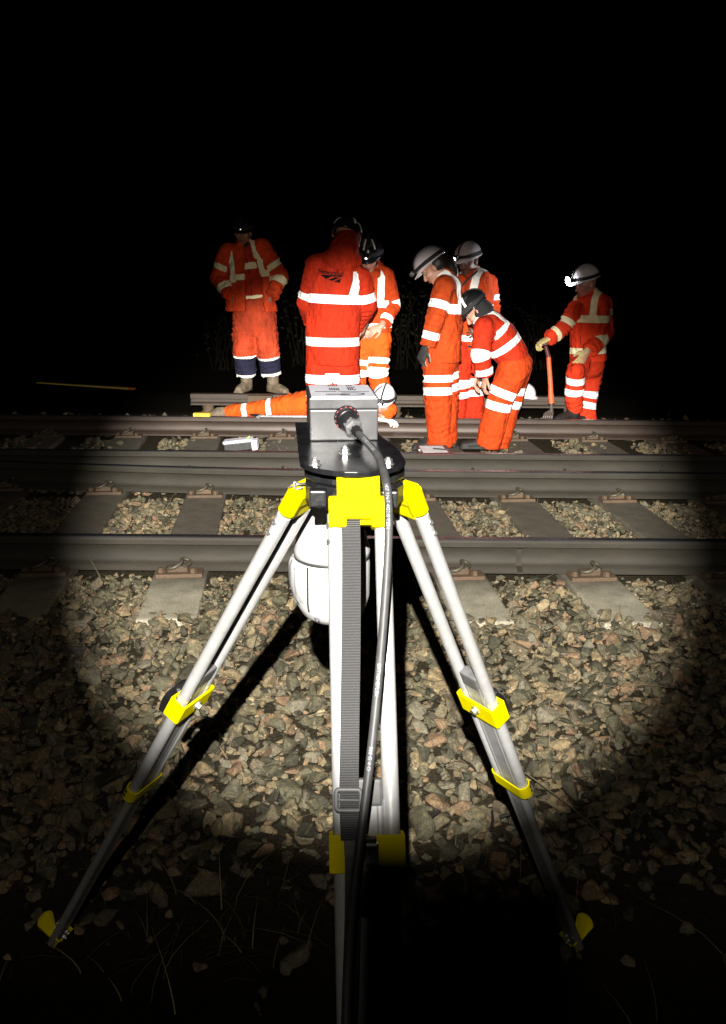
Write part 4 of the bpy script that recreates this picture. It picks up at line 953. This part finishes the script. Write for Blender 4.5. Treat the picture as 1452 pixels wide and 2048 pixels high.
# --- 3 worker behind, facing the camera with head bowed
D0 = 8.2; J = lambda x, y, d=0.: at(x, y, D0+d)
p = empty('person', J(742, 860), 'worker facing the camera with bowed head in a glossy black helmet with white stripes', 'person', 'track workers in orange')
hips = [J(722, 672), J(762, 672)]; kn = [J(714, 745, -.03), J(754, 745, -.05)]; an = [J(706, 862), J(766, 862)]; sh = [J(712, 556), J(770, 552)]; el = [J(700, 620), J(786, 612)]; wr = [J(716, 655, -.15), J(762, 652, -.16)]; nk = J(738, 545)
fr = frame((-.12, -1), .40); C = J(738, 513, -.10)
hp = hand_prims(wr[0], (.6, -.3, -.5), (0, 1, 0), 1, .5, col=SK)+hand_prims(wr[1], (-.8, -.3, -.4), (0, .8, -.5), 1, .5, col=SK)
body_mesh(base_prims(SK, hips, kn, an, sh, el, wr, nk)+head_prims(C, fr, nk, (.48, .22, .15))+hp, p)
tor = Loft([J(742, 665), J(742, 610), J(741, 565), J(739, 545)], [.19, .19, .185, .10], [.14, .145, .14, .10], k=.04, cap=('flat', 'round'))
al = Loft([J(714, 556), J(702, 615), J(712, 655, -.13)], [.085, .075, .062], k=.03, cap=('round', 'flat')); ar = Loft([J(769, 553), J(784, 610), J(769, 648, -.13)], [.088, .078, .062], k=.03, cap=('round', 'flat'))
tp = [(0, bandp(tor, J(742, 614), J(742, 601))), (0, brace(.082, .062, tor.s_at(J(742, 614)), 9, .06)), (0, brace(-.09, .06, tor.s_at(J(742, 614)), 9, -.06)), (0, bandp(tor, J(742, 655), J(742, 645))), (2, bandp(ar, J(783, 602), J(784, 613))), (2, bandp(ar, J(776, 634, -.1), J(771, 645, -.12))), (1, bandp(al, J(704, 602), J(703, 613)))]
garment('jacket', [tor, al, ar], 'c_ora', p, tp, amp=.010, seed=31)
garment('collar', [Loft([J(722, 552), J(730, 552, -.09), J(750, 550, -.09), J(760, 542, .0)], [.05, .05, .05, .05], k=.04), Loft([J(757, 540), J(752, 520, .02)], [.05, .03], k=.04)], 'c_ora', p, amp=.008, seed=32)
ll = Loft([J(724, 676), J(714, 745, -.03), J(706, 855)], [.105, .09, .09], k=.03, cap=('round', 'flat')); lr = Loft([J(760, 676), J(756, 745, -.05), J(763, 800, -.02), J(767, 855)], [.11, .092, .09, .095], k=.03, cap=('round', 'flat'))
garment('trousers', [Loft([J(742, 655), J(742, 685)], [.16, .16], [.12, .12], k=.05), ll, lr], 'c_bright', p, [(2, bandp(lr, J(758, 716), J(758, 728))), (2, bandp(lr, J(758, 736), J(758, 749))), (1, bandp(ll, J(714, 718), J(714, 729))), (1, bandp(ll, J(714, 738), J(714, 750)))], amp=.010, seed=33)
boots(p, [(J(706, 862), J(700, 880, -.2), 1), (J(768, 862), J(772, 882, -.2), 1)], 'boot_dark')
helmet(p, C, fr, 'helmet_black', strips=((.22, .45, 1.15, .007), (-.62, .45, 1.1, .007)), g=1.1, grey='helmet_grey', lamp=('lens_lit', .5, 16, .5), band_on=True)
cord('chin_strap', [J(757, 516, -.02), J(752, 530, -.1), J(742, 537, -.13)], .007, 'elastic', p)

# --- 4 worker lying across the track
D0 = 8.2; J = lambda x, y, d=0.: at(x, y, D0+d)
p = empty('person', J(600, 850), 'worker lying flat on the track in bright orange, white helmet beside the control box', 'person', 'track workers in orange')
hips = [J(612, 808, -.05), J(612, 816, .12)]; kn = [J(530, 818, -.03), J(535, 822, .16)]; an = [J(452, 826), J(462, 832, .16)]; sh = [J(722, 808, -.32), J(728, 800, .05)]; el = [J(768, 838, -.33), J(770, 835, .05)]; wr = [J(772, 838, -.33), J(745, 842, -.1)]; nk = J(747, 803, -.22)
fr = frame((-.25, -1), .38, .2); C = J(766, 800, -.34)
hp = hand_prims(J(764, 839, -.36), (.8, -.5, -.1), (0, 0, -1), 1, .4, col=SK)
body_mesh(base_prims(SK, hips, kn, an, sh, [J(777, 822, -.34), el[1]], [J(764, 838, -.36), wr[1]], nk)+head_prims(C, fr, nk, SK)+hp, p)
tor = Loft([J(625, 812, .03), J(680, 808, -.06), J(728, 806, -.16), J(748, 804, -.22)], [.165, .17, .17, .09], [.13, .13, .125, .09], right=(0, 1, .1), k=.04)
al = Loft([J(732, 808, -.30), J(778, 820, -.33), J(768, 834, -.36)], [.075, .07, .06], k=.03, cap=('round', 'flat')); ar = Loft([J(728, 800, .02), J(755, 830, .02), J(745, 840, -.05)], [.075, .07, .06], k=.03)
garment('jacket', [tor, al, ar], 'c_bright', p, [(0, bandp(tor, J(670, 808), J(682, 808)))], amp=.008, seed=41)
ll = Loft([J(622, 808, -.04), J(575, 813, -.05), J(530, 818, -.03), J(452, 825)], [.128, .115, .085, .062], k=.03, cap=('round', 'flat')); lr = Loft([J(622, 812, .14), J(535, 822, .16), J(462, 832, .16)], [.11, .085, .065], k=.03, cap=('round', 'flat'))
garment('trousers', [Loft([J(612, 811, .04), J(640, 811, .04)], [.15, .16], [.12, .13], right=(0, 1, 0), k=.05), ll, lr], 'c_bright', p, [(1, bandp(ll, J(487, 822), J(497, 822))), (1, bandp(ll, J(537, 817), J(547, 817)))], amp=.011, seed=42)
boots_p = [Loft([J(455, 825), J(436, 826), J(424, 829, .03)], [.052, .052, .040], k=.02), Loft([J(440, 826), J(421, 833, -.06)], [.045, .038], k=.02)]
garment('boot', boots_p, 'boot', p, h=.009, amp=.004, seed=43, sc=2)
garment('glove', hand_prims(J(764, 839, -.36), (.8, -.5, -.05), (0, 0, -1), 1, .35, 1.16), 'glove_white', p, h=.0065, amp=.0012)
helmet(p, C, fr, 'helmet_white', lamp=('lens_bright', .35, 60, .9), goggles=True, g=.86)

# --- 5 woman in profile
D0 = 7.4; J = lambda x, y, d=0.: at(x, y, D0+d)
p = empty('person', J(880, 902), 'woman in profile with dark ponytail, white helmet and orange overall, standing by the clipboard', 'person', 'track workers in orange')
FW = (-1, .22)
hips = [J(878, 718, -.06), J(890, 718, .12)]; kn = [J(874, 792, -.08), J(893, 790, .12)]; an = [J(875, 880, -.05), J(893, 880, .12)]; sh = [J(884, 572, -.13), J(897, 572, .17)]; el = [J(868, 640, -.17), J(885, 640, .2)]; wr = [J(856, 690, -.17), J(862, 690, .14)]; nk = J(889, 558)
fr = frame(FW, .72); C = J(866, 534, 0)
hp = hand_prims(J(850, 696, -.17), (-.25, 0, -.97), (.6, .6, 0), 1, .45, col=SK)+hand_prims(wr[1], (-.2, 0, -.97), (.3, -1, 0), -1, .4, col=SK)
body_mesh(base_prims(SK, hips, kn, an, sh, el, wr, nk)+head_prims(C, fr, nk, (.46, .23, .155), .97)+hp, p)
tor = Loft([J(884, 722), J(886, 680), J(892, 620), J(895, 575), J(889, 556)], [.185, .172, .18, .16, .085], [.155, .150, .138, .115, .085], right=(.22, 1, 0), k=.04, cap=('flat', 'round'))
al = Loft([J(888, 574, -.13), J(870, 638, -.19), J(856, 692, -.19)], [.088, .078, .066], k=.03, cap=('round', 'flat')); ar = Loft([J(896, 574, .16), J(884, 640, .2), J(866, 688, .14)], [.085, .075, .062], k=.03, cap=('round', 'flat'))
tp = [(0, bandp(tor, J(892, 625), J(892, 606))), (1, bandp(al, J(880, 604, -.15), J(875, 620, -.17))), (1, bandp(al, J(862, 663, -.19), J(858, 678, -.19))), (2, bandp(ar, J(890, 605, .16), J(886, 620, .2))), (0, brace(-.075, .058, tor.s_at(J(892, 620)), 9, 0)), (0, brace(.08, .058, tor.s_at(J(892, 620)), 9, 0))]
garment('jacket', [tor, al, ar], 'c_ora_dk', p, tp, amp=.010, seed=51)
garment('collar', [Loft([J(892, 562), J(884, 548)], [.085, .075], [.085, .08], k=.02, cap=('flat', 'flat'))], 'c_ora', p, amp=.005, seed=52)
ll = Loft([J(876, 705, -.05), J(876, 790, -.08), J(877, 865, -.07), J(880, 893, -.06)], [.128, .118, .098, .112], k=.03, cap=('round', 'flat')); lr = Loft([J(890, 705, .1), J(896, 790, .12), J(893, 885, .12)], [.115, .095, .085], k=.03, cap=('round', 'flat'))
garment('trousers', [Loft([J(884, 690), J(884, 722)], [.15, .15], [.125, .13], right=(0, 1, 0), k=.05), ll, lr], 'c_ora', p, [q for i, l in ((1, ll), (2, lr)) for q in ((i, bandp(l, J(878, 749), J(878, 763))), (i, bandp(l, J(878, 773), J(878, 788))))], amp=.010, seed=53)
boots(p, [(J(882, 888, -.05), J(858, 902, -.03), .85), (J(898, 884, .12), J(872, 893, .15), .85)], 'boot_dark')
garment('glove', hand_prims(J(850, 696, -.17), (-.3, 0, -.95), (.6, .6, 0), 1, .45, 1.12), 'glove_black', p, h=.0065, amp=.001)
helmet(p, C, fr, 'helmet_white', lamp=('lens_lit', .25, 45, .6))
garment('hair', [Ell(Vector(C)+Vector(fr[1])*-.040+Vector(fr[2])*-.005, (.084, .078, .075), fr, .03), Loft([Vector(C)-Vector(fr[1])*.08+Vector(fr[2])*.01, J(896, 524, .02), J(906, 540, .03), J(909, 562, .04), J(907, 580, .03)], [.06, .055, .04, .03, .012], k=.03)], 'hair', p, h=.008, amp=.006, seed=54, sc=2.2)

# --- 6 bearded man behind
D0 = 8.3; J = lambda x, y, d=0.: at(x, y, D0+d)
p = empty('person', J(940, 860), 'bearded man with a black cross-body strap standing behind the woman in profile', 'person', 'track workers in orange')
hips = [J(925, 700, -.05), J(952, 700, .05)]; kn = [J(920, 770, -.05), J(948, 770, .0)]; an = [J(915, 850), J(948, 850)]; sh = [J(915, 566, -.12), J(978, 564, .06)]; el = [J(905, 630, -.1), J(986, 622, .03)]; wr = [J(905, 670, -.2), J(962, 655, -.15)]; nk = J(946, 552)
fr = frame((-.72, -.7), .30); C = J(937, 520, -.03)
hp = hand_prims(wr[0], (.2, -.3, -.9), (0, 1, 0), 1, .5, col=SKD)+hand_prims(wr[1], (-.8, -.3, -.4), (0, 1, 0), 1, .5, col=SKD)
body_mesh(base_prims(SKD, hips, kn, an, sh, el, wr, nk)+head_prims(C, fr, nk, (.13, .052, .033), 1.05)+hp, p)
C_ = Vector(C); f_, u_, r_ = Vector(fr[1]), Vector(fr[2]), Vector(fr[0])
garment('beard', [Loft([C_+f_*.03-u_*.10-r_*.05, C_+f_*.075-u_*.118, C_+f_*.03-u_*.10+r_*.05], [.018, .024, .018], k=.02), Loft([C_+f_*.088-u_*.055-r_*.03, C_+f_*.100-u_*.054, C_+f_*.088-u_*.055+r_*.03], [.006, .007, .006], k=.006), Loft([C_-u_*.13, nk], [.062, .075], k=.02)], 'beard', p, h=.006, amp=.002, sc=3)
tor = Loft([J(938, 700), J(940, 650), J(945, 590), J(948, 560), J(946, 548)], [.19, .19, .21, .18, .09], [.14, .145, .15, .12, .09], right=(.7, -.7, 0), k=.04, cap=('flat', 'round'))
al = Loft([J(918, 566, -.12), J(906, 630, -.12), J(908, 668, -.2)], [.085, .075, .062], k=.03); ar = Loft([J(976, 566, .05), J(984, 620, .02), J(962, 655, -.15)], [.088, .078, .065], k=.03, cap=('round', 'flat'))
tp = [(0, brace(.10, .065, tor.s_at(J(945, 612)), 9, -.02)), (0, brace(-.10, .06, tor.s_at(J(945, 612)), 9, 0)), (0, bandp(tor, J(945, 618), J(945, 606))), (0, bandp(tor, J(940, 680), J(940, 668))), (2, bandp(ar, J(980, 592, .04), J(982, 603, .03)))]
garment('jacket', [tor, al, ar], 'c_ora', p, tp, [(0, bandp(tor, J(938, 692), J(938, 688)))], amp=.010, seed=61)
garment('collar', [Loft([J(947, 560), J(948, 538, .03)], [.095, .082], [.095, .085], k=.02, cap=('flat', 'flat'))], 'c_ora', p, amp=.006, seed=62)
ll = Loft([J(922, 700, -.05), J(917, 770, -.05), J(914, 850)], [.12, .10, .09], k=.03, cap=('round', 'flat')); lr = Loft([J(950, 700, .04), J(947, 770, .0), J(948, 842)], [.122, .10, .095], k=.03, cap=('round', 'flat'))
garment('trousers', [Loft([J(938, 680), J(938, 712)], [.165, .165], [.13, .13], right=(.7, -.7, 0), k=.05), ll, lr], 'c_red', p, [q for i, l in ((1, ll), (2, lr)) for q in ((i, bandp(l, J(940, 757), J(940, 770))), (i, bandp(l, J(940, 777), J(940, 790))))], amp=.009, seed=63)
boots(p, [(J(914, 850), J(900, 862, -.15), 1), (J(948, 850), J(936, 862, -.18), 1)], 'boot_dark')
helmet(p, C, fr, 'helmet_white', lamp=('lens_lit', .1, 10, .95))
cord('shoulder_strap', [J(962, 536, -.02), J(948, 548, -.14), J(925, 570, -.20), J(908, 590, -.18)], .010, 'elastic', p)

# --- 7 worker bending forward
D0 = 7.4; J = lambda x, y, d=0.: at(x, y, D0+d)
p = empty('person', J(985, 900), 'worker bending forward from the waist in a red jacket and black helmet', 'person', 'track workers in orange')
hips = [J(1020, 735, -.08), J(1036, 735, .12)]; kn = [J(1000, 800, -.08), J(1025, 800, .12)]; an = [J(972, 888, -.08), J(992, 888, .1)]; sh = [J(966, 652, -.15), J(978, 640, .17)]; el = [J(962, 712, -.2), J(960, 705, .15)]; wr = [J(972, 752, -.2), J(955, 750, .1)]; nk = J(958, 634)
fr = frame((-1, .05), .80); C = J(951, 620, -.02)
hp = hand_prims(wr[0], (-.2, 0, -.95), (1, .3, 0), 1, .5, col=SK)+hand_prims(wr[1], (-.2, 0, -.95), (1, -.3, 0), -1, .5, col=SK)
body_mesh(base_prims(SK, hips, kn, an, sh, el, wr, nk)+head_prims(C, fr, nk, (.50, .24, .17))+hp, p)
tor = Loft([J(1030, 735), J(1022, 708), J(1000, 675), J(978, 648), J(958, 634)], [.185, .19, .20, .18, .09], [.115, .135, .145, .12, .085], right=(.1, 1, 0), k=.04, cap=('flat', 'round'))
al = Loft([J(970, 655, -.15), J(961, 708, -.22), J(972, 752, -.2)], [.092, .078, .065], k=.03, cap=('round', 'flat')); ar = Loft([J(978, 642, .16), J(960, 700, .17), J(956, 748, .1)], [.085, .075, .06], k=.03, cap=('round', 'flat'))
tp = [(0, bandp(tor, J(1014, 694), J(1006, 683))), (0, bandp(tor, J(996, 670), J(988, 659))), (0, brace(.085, .06, tor.s_at(J(994, 668)), 9, 0)), (0, brace(-.085, .06, tor.s_at(J(994, 668)), 9, 0)), (1, bandp(al, J(961, 704, -.2), J(963, 719, -.22))), (1, bandp(al, J(969, 735, -.2), J(972, 748, -.2))), (2, bandp(ar, J(961, 695, .17), J(960, 708, .17)))]
garment('jacket', [tor, al, ar], 'c_red', p, tp, amp=.009, seed=71)
ll = Loft([J(1026, 738, -.09), J(1000, 800, -.09), J(975, 893, -.08)], [.125, .112, .105], k=.03, cap=('round', 'flat')); lr = Loft([J(1034, 738, .12), J(1022, 795, .12), J(995, 892, .12)], [.12, .098, .095], k=.03, cap=('round', 'flat'))
garment('trousers', [Loft([J(1034, 728), J(1026, 748)], [.17, .16], [.12, .12], right=(0, 1, 0), k=.05), ll, lr], 'c_ora', p, [(1, bandp(ll, J(1005, 776, -.09), J(1000, 792, -.09))), (1, bandp(ll, J(998, 802, -.09), J(992, 818, -.09))), (2, bandp(lr, J(1028, 772, .12), J(1024, 787, .12))), (2, bandp(lr, J(1020, 798, .12), J(1015, 813, .12)))], amp=.009, seed=73)
boots(p, [(J(978, 889, -.08), J(958, 899, -.08), .85), (J(996, 889, .12), J(976, 897, .12), .85)], 'boot_dark')
helmet(p, C, fr, 'helmet_black', strips=((-.55, .3, 1.1, .010), (-1.25, .3, 1.1, .010)), lamp=('lens_lit', .2, 8, .4))
garment('neck_gaiter', [Ell(Vector(C)-Vector(fr[1])*.035-Vector(fr[2])*.02, (.092, .085, .10), fr, .03), Loft([Vector(C)-Vector(fr[1])*.03-Vector(fr[2])*.05, nk], [.085, .09], k=.04)], 'beard', p, h=.009, amp=.010)

# --- 8 worker at the right, leaning on the fork
D0 = 8.35; J = lambda x, y, d=0.: at(x, y, D0+d)
p = empty('person', J(1168, 850), 'worker at the right with a shining headlamp, one hand on the ballast fork', 'person', 'track workers in orange')
hips = [J(1162, 722, -.05), J(1190, 722, .08)]; kn = [J(1152, 744, -.22), J(1180, 785, .05)]; an = [J(1146, 825, -.12), J(1178, 838, .05)]; sh = [J(1153, 619, -.08), J(1203, 608, .06)]; el = [J(1126, 655, -.12), J(1209, 668, .0)]; wr = [J(1096, 678, -.2), J(1175, 703, -.22)]; nk = J(1180, 592)
fr = frame((-.93, -.36), .30); C = J(1172, 565, -.02)
body_mesh(base_prims(SK, hips, kn, an, sh, el, wr, nk)+head_prims(C, fr, nk, (.50, .24, .20))+hand_prims(wr[0], (-.75, 0, -.45), (-.3, .2, -.9), -1, .7, col=SK)+hand_prims(wr[1], (-.55, -.25, -.8), (-.3, .9, .0), -1, .25, col=SK), p)
tor = Loft([J(1176, 722), J(1176, 690), J(1178, 640), J(1181, 605), J(1181, 590)], [.18, .17, .19, .17, .085], [.135, .135, .145, .12, .085], right=(.75, -.66, 0), k=.04, cap=('flat', 'round'))
al = Loft([J(1150, 616, -.08), J(1128, 655, -.12), J(1097, 678, -.20)], [.070, .070, .062], k=.03, cap=('round', 'flat')); ar = Loft([J(1203, 608, .06), J(1209, 666, -.01), J(1178, 702, -.21)], [.095, .085, .068], k=.03, cap=('round', 'flat'))
tp = [(0, bandp(tor, J(1178, 641), J(1178, 629))), (0, brace(.095, .055, tor.s_at(J(1178, 636)), 9, -.05)), (0, brace(-.125, .055, tor.s_at(J(1178, 636)), 9, .08)), (0, bandp(tor, J(1176, 706), J(1176, 693))), (1, bandp(al, J(1138, 640, -.1), J(1131, 650, -.11))), (1, bandp(al, J(1113, 667, -.15), J(1106, 673, -.17))), (2, bandp(ar, J(1206, 622, .04), J(1207, 634, .03))), (2, bandp(ar, J(1201, 679, -.06), J(1192, 690, -.13)))]
garment('jacket', [tor, al, ar], 'c_red8', p, tp, [(0, lambda s, u, v, V: .003-np.abs(u)+0*v)], amp=.009, seed=81)
garment('collar', [Loft([J(1181, 600), J(1180, 588)], [.09, .092], [.09, .09], k=.02, cap=('flat', 'flat'))], 'c_red8', p, amp=.005, seed=82)
ll = Loft([J(1166, 724, -.05), J(1152, 744, -.22), J(1147, 795, -.17), J(1151, 820, -.12)], [.10, .088, .082, .072], k=.03, cap=('round', 'flat')); lr = Loft([J(1186, 724, .06), J(1180, 785, .05), J(1172, 820, .05), J(1174, 846, .05)], [.11, .082, .082, .09], k=.03, cap=('round', 'flat'))
garment('trousers', [Loft([J(1176, 708), J(1176, 730)], [.155, .155], [.125, .125], right=(.75, -.66, 0), k=.05), ll, lr], 'c_red8t', p, [(1, bandp(ll, J(1151, 753, -.21), J(1150, 766, -.2))), (1, bandp(ll, J(1150, 776, -.2), J(1149, 788, -.18))), (2, bandp(lr, J(1177, 781, .05), J(1177, 794, .05))), (2, bandp(lr, J(1175, 802, .05), J(1174, 815, .05)))], amp=.009, seed=83)
boots(p, [(J(1146, 824, -.12), J(1126, 846, -.2), 1.05), (J(1176, 842, .05), J(1160, 852, -.02), 1)], 'boot_dark')
for w_, dd, pn, cu_ in ((J(1096, 678, -.2), (-.75, 0, -.45), (-.3, .2, -.9), .7), (J(1173, 703, -.22), (-.55, -.25, -.8), (-.3, .9, .0), .22)): garment('glove', hand_prims(w_, dd, pn, -1, cu_, 1.14), 'glove_cream', p, h=.0065, amp=.001)
helmet(p, C, fr, 'helmet_white', lamp=('lens_bright', -.1, 28, 2.3))
# ------------------------------------------------------------------ small things on and about the track
J = lambda x, y, d=0.: at(x, y, 8.12+d)
c = J(1088, 690, .0); fk = empty('ballast_fork', J(1095, 845), 'ballast fork with orange shaft and dark grip held upright by the right-hand worker', 'fork')
b = MB(); b.tube([J(1097, 712), J(1101, 770), J(1102, 800)], [.021, .021, .023], 14); b.tube([J(1101.5, 788), J(1103, 806)], .026, 14); b.build('shaft', 'fork_orange', fk)
b = MB(); b.tube([J(1091, 692), J(1094, 702), J(1097, 714)], [.018, .02, .022], 12); b.tube([J(1084, 690), J(1097, 687)], .015, 10); b.build('grip', 'fork_dark', fk)
b = MB(); b.tube([J(1102.5, 804), J(1103, 822, .02)], [.014, .017], 10)
b.tube(catmull([J(1088, 829, -.02), J(1098, 822, .02), J(1104, 822, .02), J(1106, 828, .03)], 4), .008, 8)
for i in range(5):
    u = i/4; b.tube(catmull([J(1092+u*13, 825-u*1, -.01+u*.03), J(1087+u*17, 834, -.06+u*.04), J(1083+u*17, 848, -.02+u*.03)], 5), [.0085]*10+[.004], 8)
b.build('fork_head', 'fork_steel', fk)
# hard hat on the conductor rail
fr = frame((.25, -1), 0); hz = Vector((at(1046, 800, 8.62).x, 8.62, .278+.018))
hh = empty('hard_hat', hz, 'spare pinkish white hard hat resting on the conductor rail behind the bending worker', 'hard hat')
helmet(hh, Vector(hz)-Vector((0, 0, .044)), frame((.55, -.8), 0), 'helmet_white', band_on=False)
# clipboard, paper, pen on the third rail
zc = .17+.0045; q = [atz(x, y, zc) for x, y in ((838, 909), (908, 909), (893, 890), (832, 890))]
b = MB(); b.prism(q, (0, 0, -.005)); cb_ = b.build('clipboard', 'fork_dark', None, q[0]); tag(cb_, 'dark red clipboard with paper lying on the third rail', 'clipboard')
q2 = [atz(x, y, zc+.0012) for x, y in ((846, 905), (897, 904.5), (884, 891.5), (838, 891.5))]
b = MB(); b.prism(q2, (0, 0, -.0008)); b.build('paper_sheet', 'paper', cb_)
b = MB(); m0 = (q[0]+q[3])/2; b.frame_box(m0+Vector((.012, 0, .005)), (q[3]-q[0]).normalized(), (q[1]-q[0]).normalized(), (0, 0, 1), .045, .008, .004, 0, .002); b.build('clip', 'zinc', cb_)
p0, p1 = atz(866, 897, zc+.006), atz(892, 899, zc+.006); b = MB(); b.tube([p0, p1], .005, 8); b.tube([p1, p1+(p1-p0).normalized()*.012], [.004, .001], 8)
tag(b.build('pen', 'black_plastic', None, p0), 'black pen lying on the clipboard paper', 'pen')
# battery box between the far rails
D = 7.2; c = at(482, 890, D); yw = R(8); zb = .0
bt = empty('battery_box', (c.x, D, zb), 'low dark box with white and blue top lying between the far rails', 'box')
b = MB(); tl = Vector((1, .1, .10)).normalized(); b.frame_box((c.x-.015, D, zb+.062), tl, (0, 1, 0), (-.10, 0, 1), .115, .06, .035, 0, .006); b.build('case', 'black_plastic', bt)
b = MB(); b.frame_box((c.x-.022, D-.002, zb+.105), tl, (0, 1, 0), (-.10, 0, 1), .115, .062, .010, 0, .003); b.frame_box((c.x+.115, D, zb+.075), tl, (0, 1, 0), (-.10, 0, 1), .022, .055, .04, 0, .004); lidw = b.build('white_lid', 'white_plastic', bt)
b = MB(); b.frame_box((c.x-.10, D-.06, zb+.097), tl, (0, 1, 0), (-.10, 0, 1), .03, .006, .012, 0, .001); b.build('blue_sticker', 'blue_plastic', lidw)
b = MB(); b.frame_box((c.x+.06, D, zb+.13), (.6, 0, .5), (0, 1, 0), (-.5, 0, .6), .016, .02, .005, 0, .002); b.build('green_tab', 'green_plastic', bt)
# yellow pad, straight edge on the farthest rail
zr = .1702; c = atz(405, 832, zr); c.y = 7.94
b = MB(); b.box((c.x, 7.945, zr+.016), .075, .032, .015, R(-3), 0, .004); tag(b.build('kneeling_pad', 'sponge', None, (c.x, 7.945, zr)), 'small yellow pad lying on the farthest rail at the left', 'pad')
x0, x1 = at(512, 838, 7.94).x, at(640, 838, 7.94).x
se = empty('straight_edge', (x0, 7.93, zr), 'steel straight edge with a dark tip lying along the farthest rail before the lying worker', 'straight edge')
b = MB(); b.box(((x0+x1)/2+.02, 7.93, zr+.010), (x1-x0)/2-.02, .020, .009, 0, 0, .002); b.build('steel_bar', 'rail_top', se)
b = MB(); b.prism([(x0-.06, 7.925, zr+.028), (x0+.05, 7.915, zr+.030), (x0+.03, 7.905, zr-.01), (x0+.0, 7.9, zr+.006)], (0, .02, 0)); b.build('dark_tip', 'black_plastic', se)
# yellow bar on the bank
pa = at(76, 768, 10.25); pb = at(260, 779, 9.80); za = zbank(pa.x, pa.y); zb_ = zbank(pb.x, pb.y)
yb = empty('yellow_bar', (pb.x, pb.y, zb_), 'long yellow timber bar with an orange end lying on the dark bank at the left', 'bar')
b = MB(); d = (pb-pa).normalized(); nn = Vector((0, 0, 1)); sd = d.cross(nn).normalized(); b.frame_box((pa+pb)/2, d, sd, sd.cross(d), (pb-pa).length/2, .03, .020, 0, .002); b.build('bar', 'wood_yellow', yb)
b = MB(); b.frame_box(pb+d*.025, d, sd, sd.cross(d), .025, .0295, .0195, 0, .002); b.build('end_cap', 'orange_end', yb)
print('bar heights', pa.z, za, pb.z, zb_)
for i, q in enumerate((pa.lerp(pb, .12), pa.lerp(pb, .88))):
    zz = zbank(q.x, q.y); b = MB(); hgt = (q.z-.021-zz)/2; b.box((q.x, q.y, zz+hgt), .05, .09, max(.01, hgt), R(10), 0, .006); 
    if hgt > .012: tag(b.build('timber_block', 'twig', None, (q.x, q.y, zz)), ['dark timber block under the left end of the yellow bar', 'dark timber block under the right end of the yellow bar'][i], 'block', 'timber blocks under the yellow bar')
# ------------------------------------------------------------------ light: night sky, the photographer's head torch
w = bpy.data.worlds.new('World'); S.world = w; w.use_nodes = True; nt = w.node_tree
sky = nt.nodes.new('ShaderNodeTexSky'); sky.sky_type = 'NISHITA'; sky.sun_disc = False; sky.sun_elevation = R(-8); sky.sun_rotation = R(200)
nt.links.new(sky.outputs['Color'], nt.nodes['Background'].inputs['Color']); nt.nodes['Background'].inputs['Strength'].default_value = .0005
def torch(name, loc, aim, power, size, blend, col):
    ld = bpy.data.lights.new(name, 'SPOT'); ld.energy = power; ld.spot_size = size; ld.spot_blend = blend; ld.shadow_soft_size = .006; ld.color = col
    ld.use_nodes = True; t = ld.node_tree; em = t.nodes['Emission']; fo = t.nodes.new('ShaderNodeLightFalloff'); fo.inputs['Strength'].default_value = 1.0
    mu = t.nodes.new('ShaderNodeMath'); mu.operation = 'MULTIPLY'; pw = t.nodes.new('ShaderNodeMath'); pw.operation = 'POWER'; pw.inputs[1].default_value = 1.0
    pl_ = t.nodes.new('ShaderNodeMath'); pl_.operation = 'POWER'; pl_.inputs[1].default_value = .25; pw.inputs[1].default_value = .75
    t.links.new(fo.outputs['Linear'], pl_.inputs[0]); t.links.new(fo.outputs['Constant'], pw.inputs[0]); t.links.new(pl_.outputs[0], mu.inputs[0]); t.links.new(pw.outputs[0], mu.inputs[1]); t.links.new(mu.outputs[0], em.inputs['Strength'])          # focused lens: the beam spreads less than a bare bulb
    o = bpy.data.objects.new(name, ld); COL.objects.link(o); o.location = loc; o.rotation_euler = (Vector(aim)-Vector(loc)).to_track_quat('-Z', 'Y').to_euler(); return o
TL = Vector((-.045, -.20, CZ+.27)); aim = at(758, 1080, 3.6)
torch('head_torch', TL, aim, TORCH, R(38.4), .46, (1, .96, .87))
torch('head_torch_spill', TL, aim, TORCH*.026, R(76), .40, (1, .9, .75))
S.view_settings.view_transform = 'Standard'; S.view_settings.look = 'None'; S.view_settings.exposure = 0; S.view_settings.gamma = 1
S.cycles.max_bounces = 6
# unseen slab added for the photographer's hands and shaped to cast the bottom shadow
b = MB(); b.box((-.017, -.0165, CZ+.034), .0235, .004, .082, 0, 0, .0035)
ph = b.build('shadow_slab', 'black_plastic', None, (-.017, -.0165, CZ-.048)); tag(ph, 'unseen black slab behind the camera, added to shade the near tripod leg', 'shadow_blocker')
b = MB(); b.box((-.008, -.0118, CZ+.085), .013, .0010, .016, 0, 0, .0008); b.build('slab_bump', 'grey_plastic', ph)
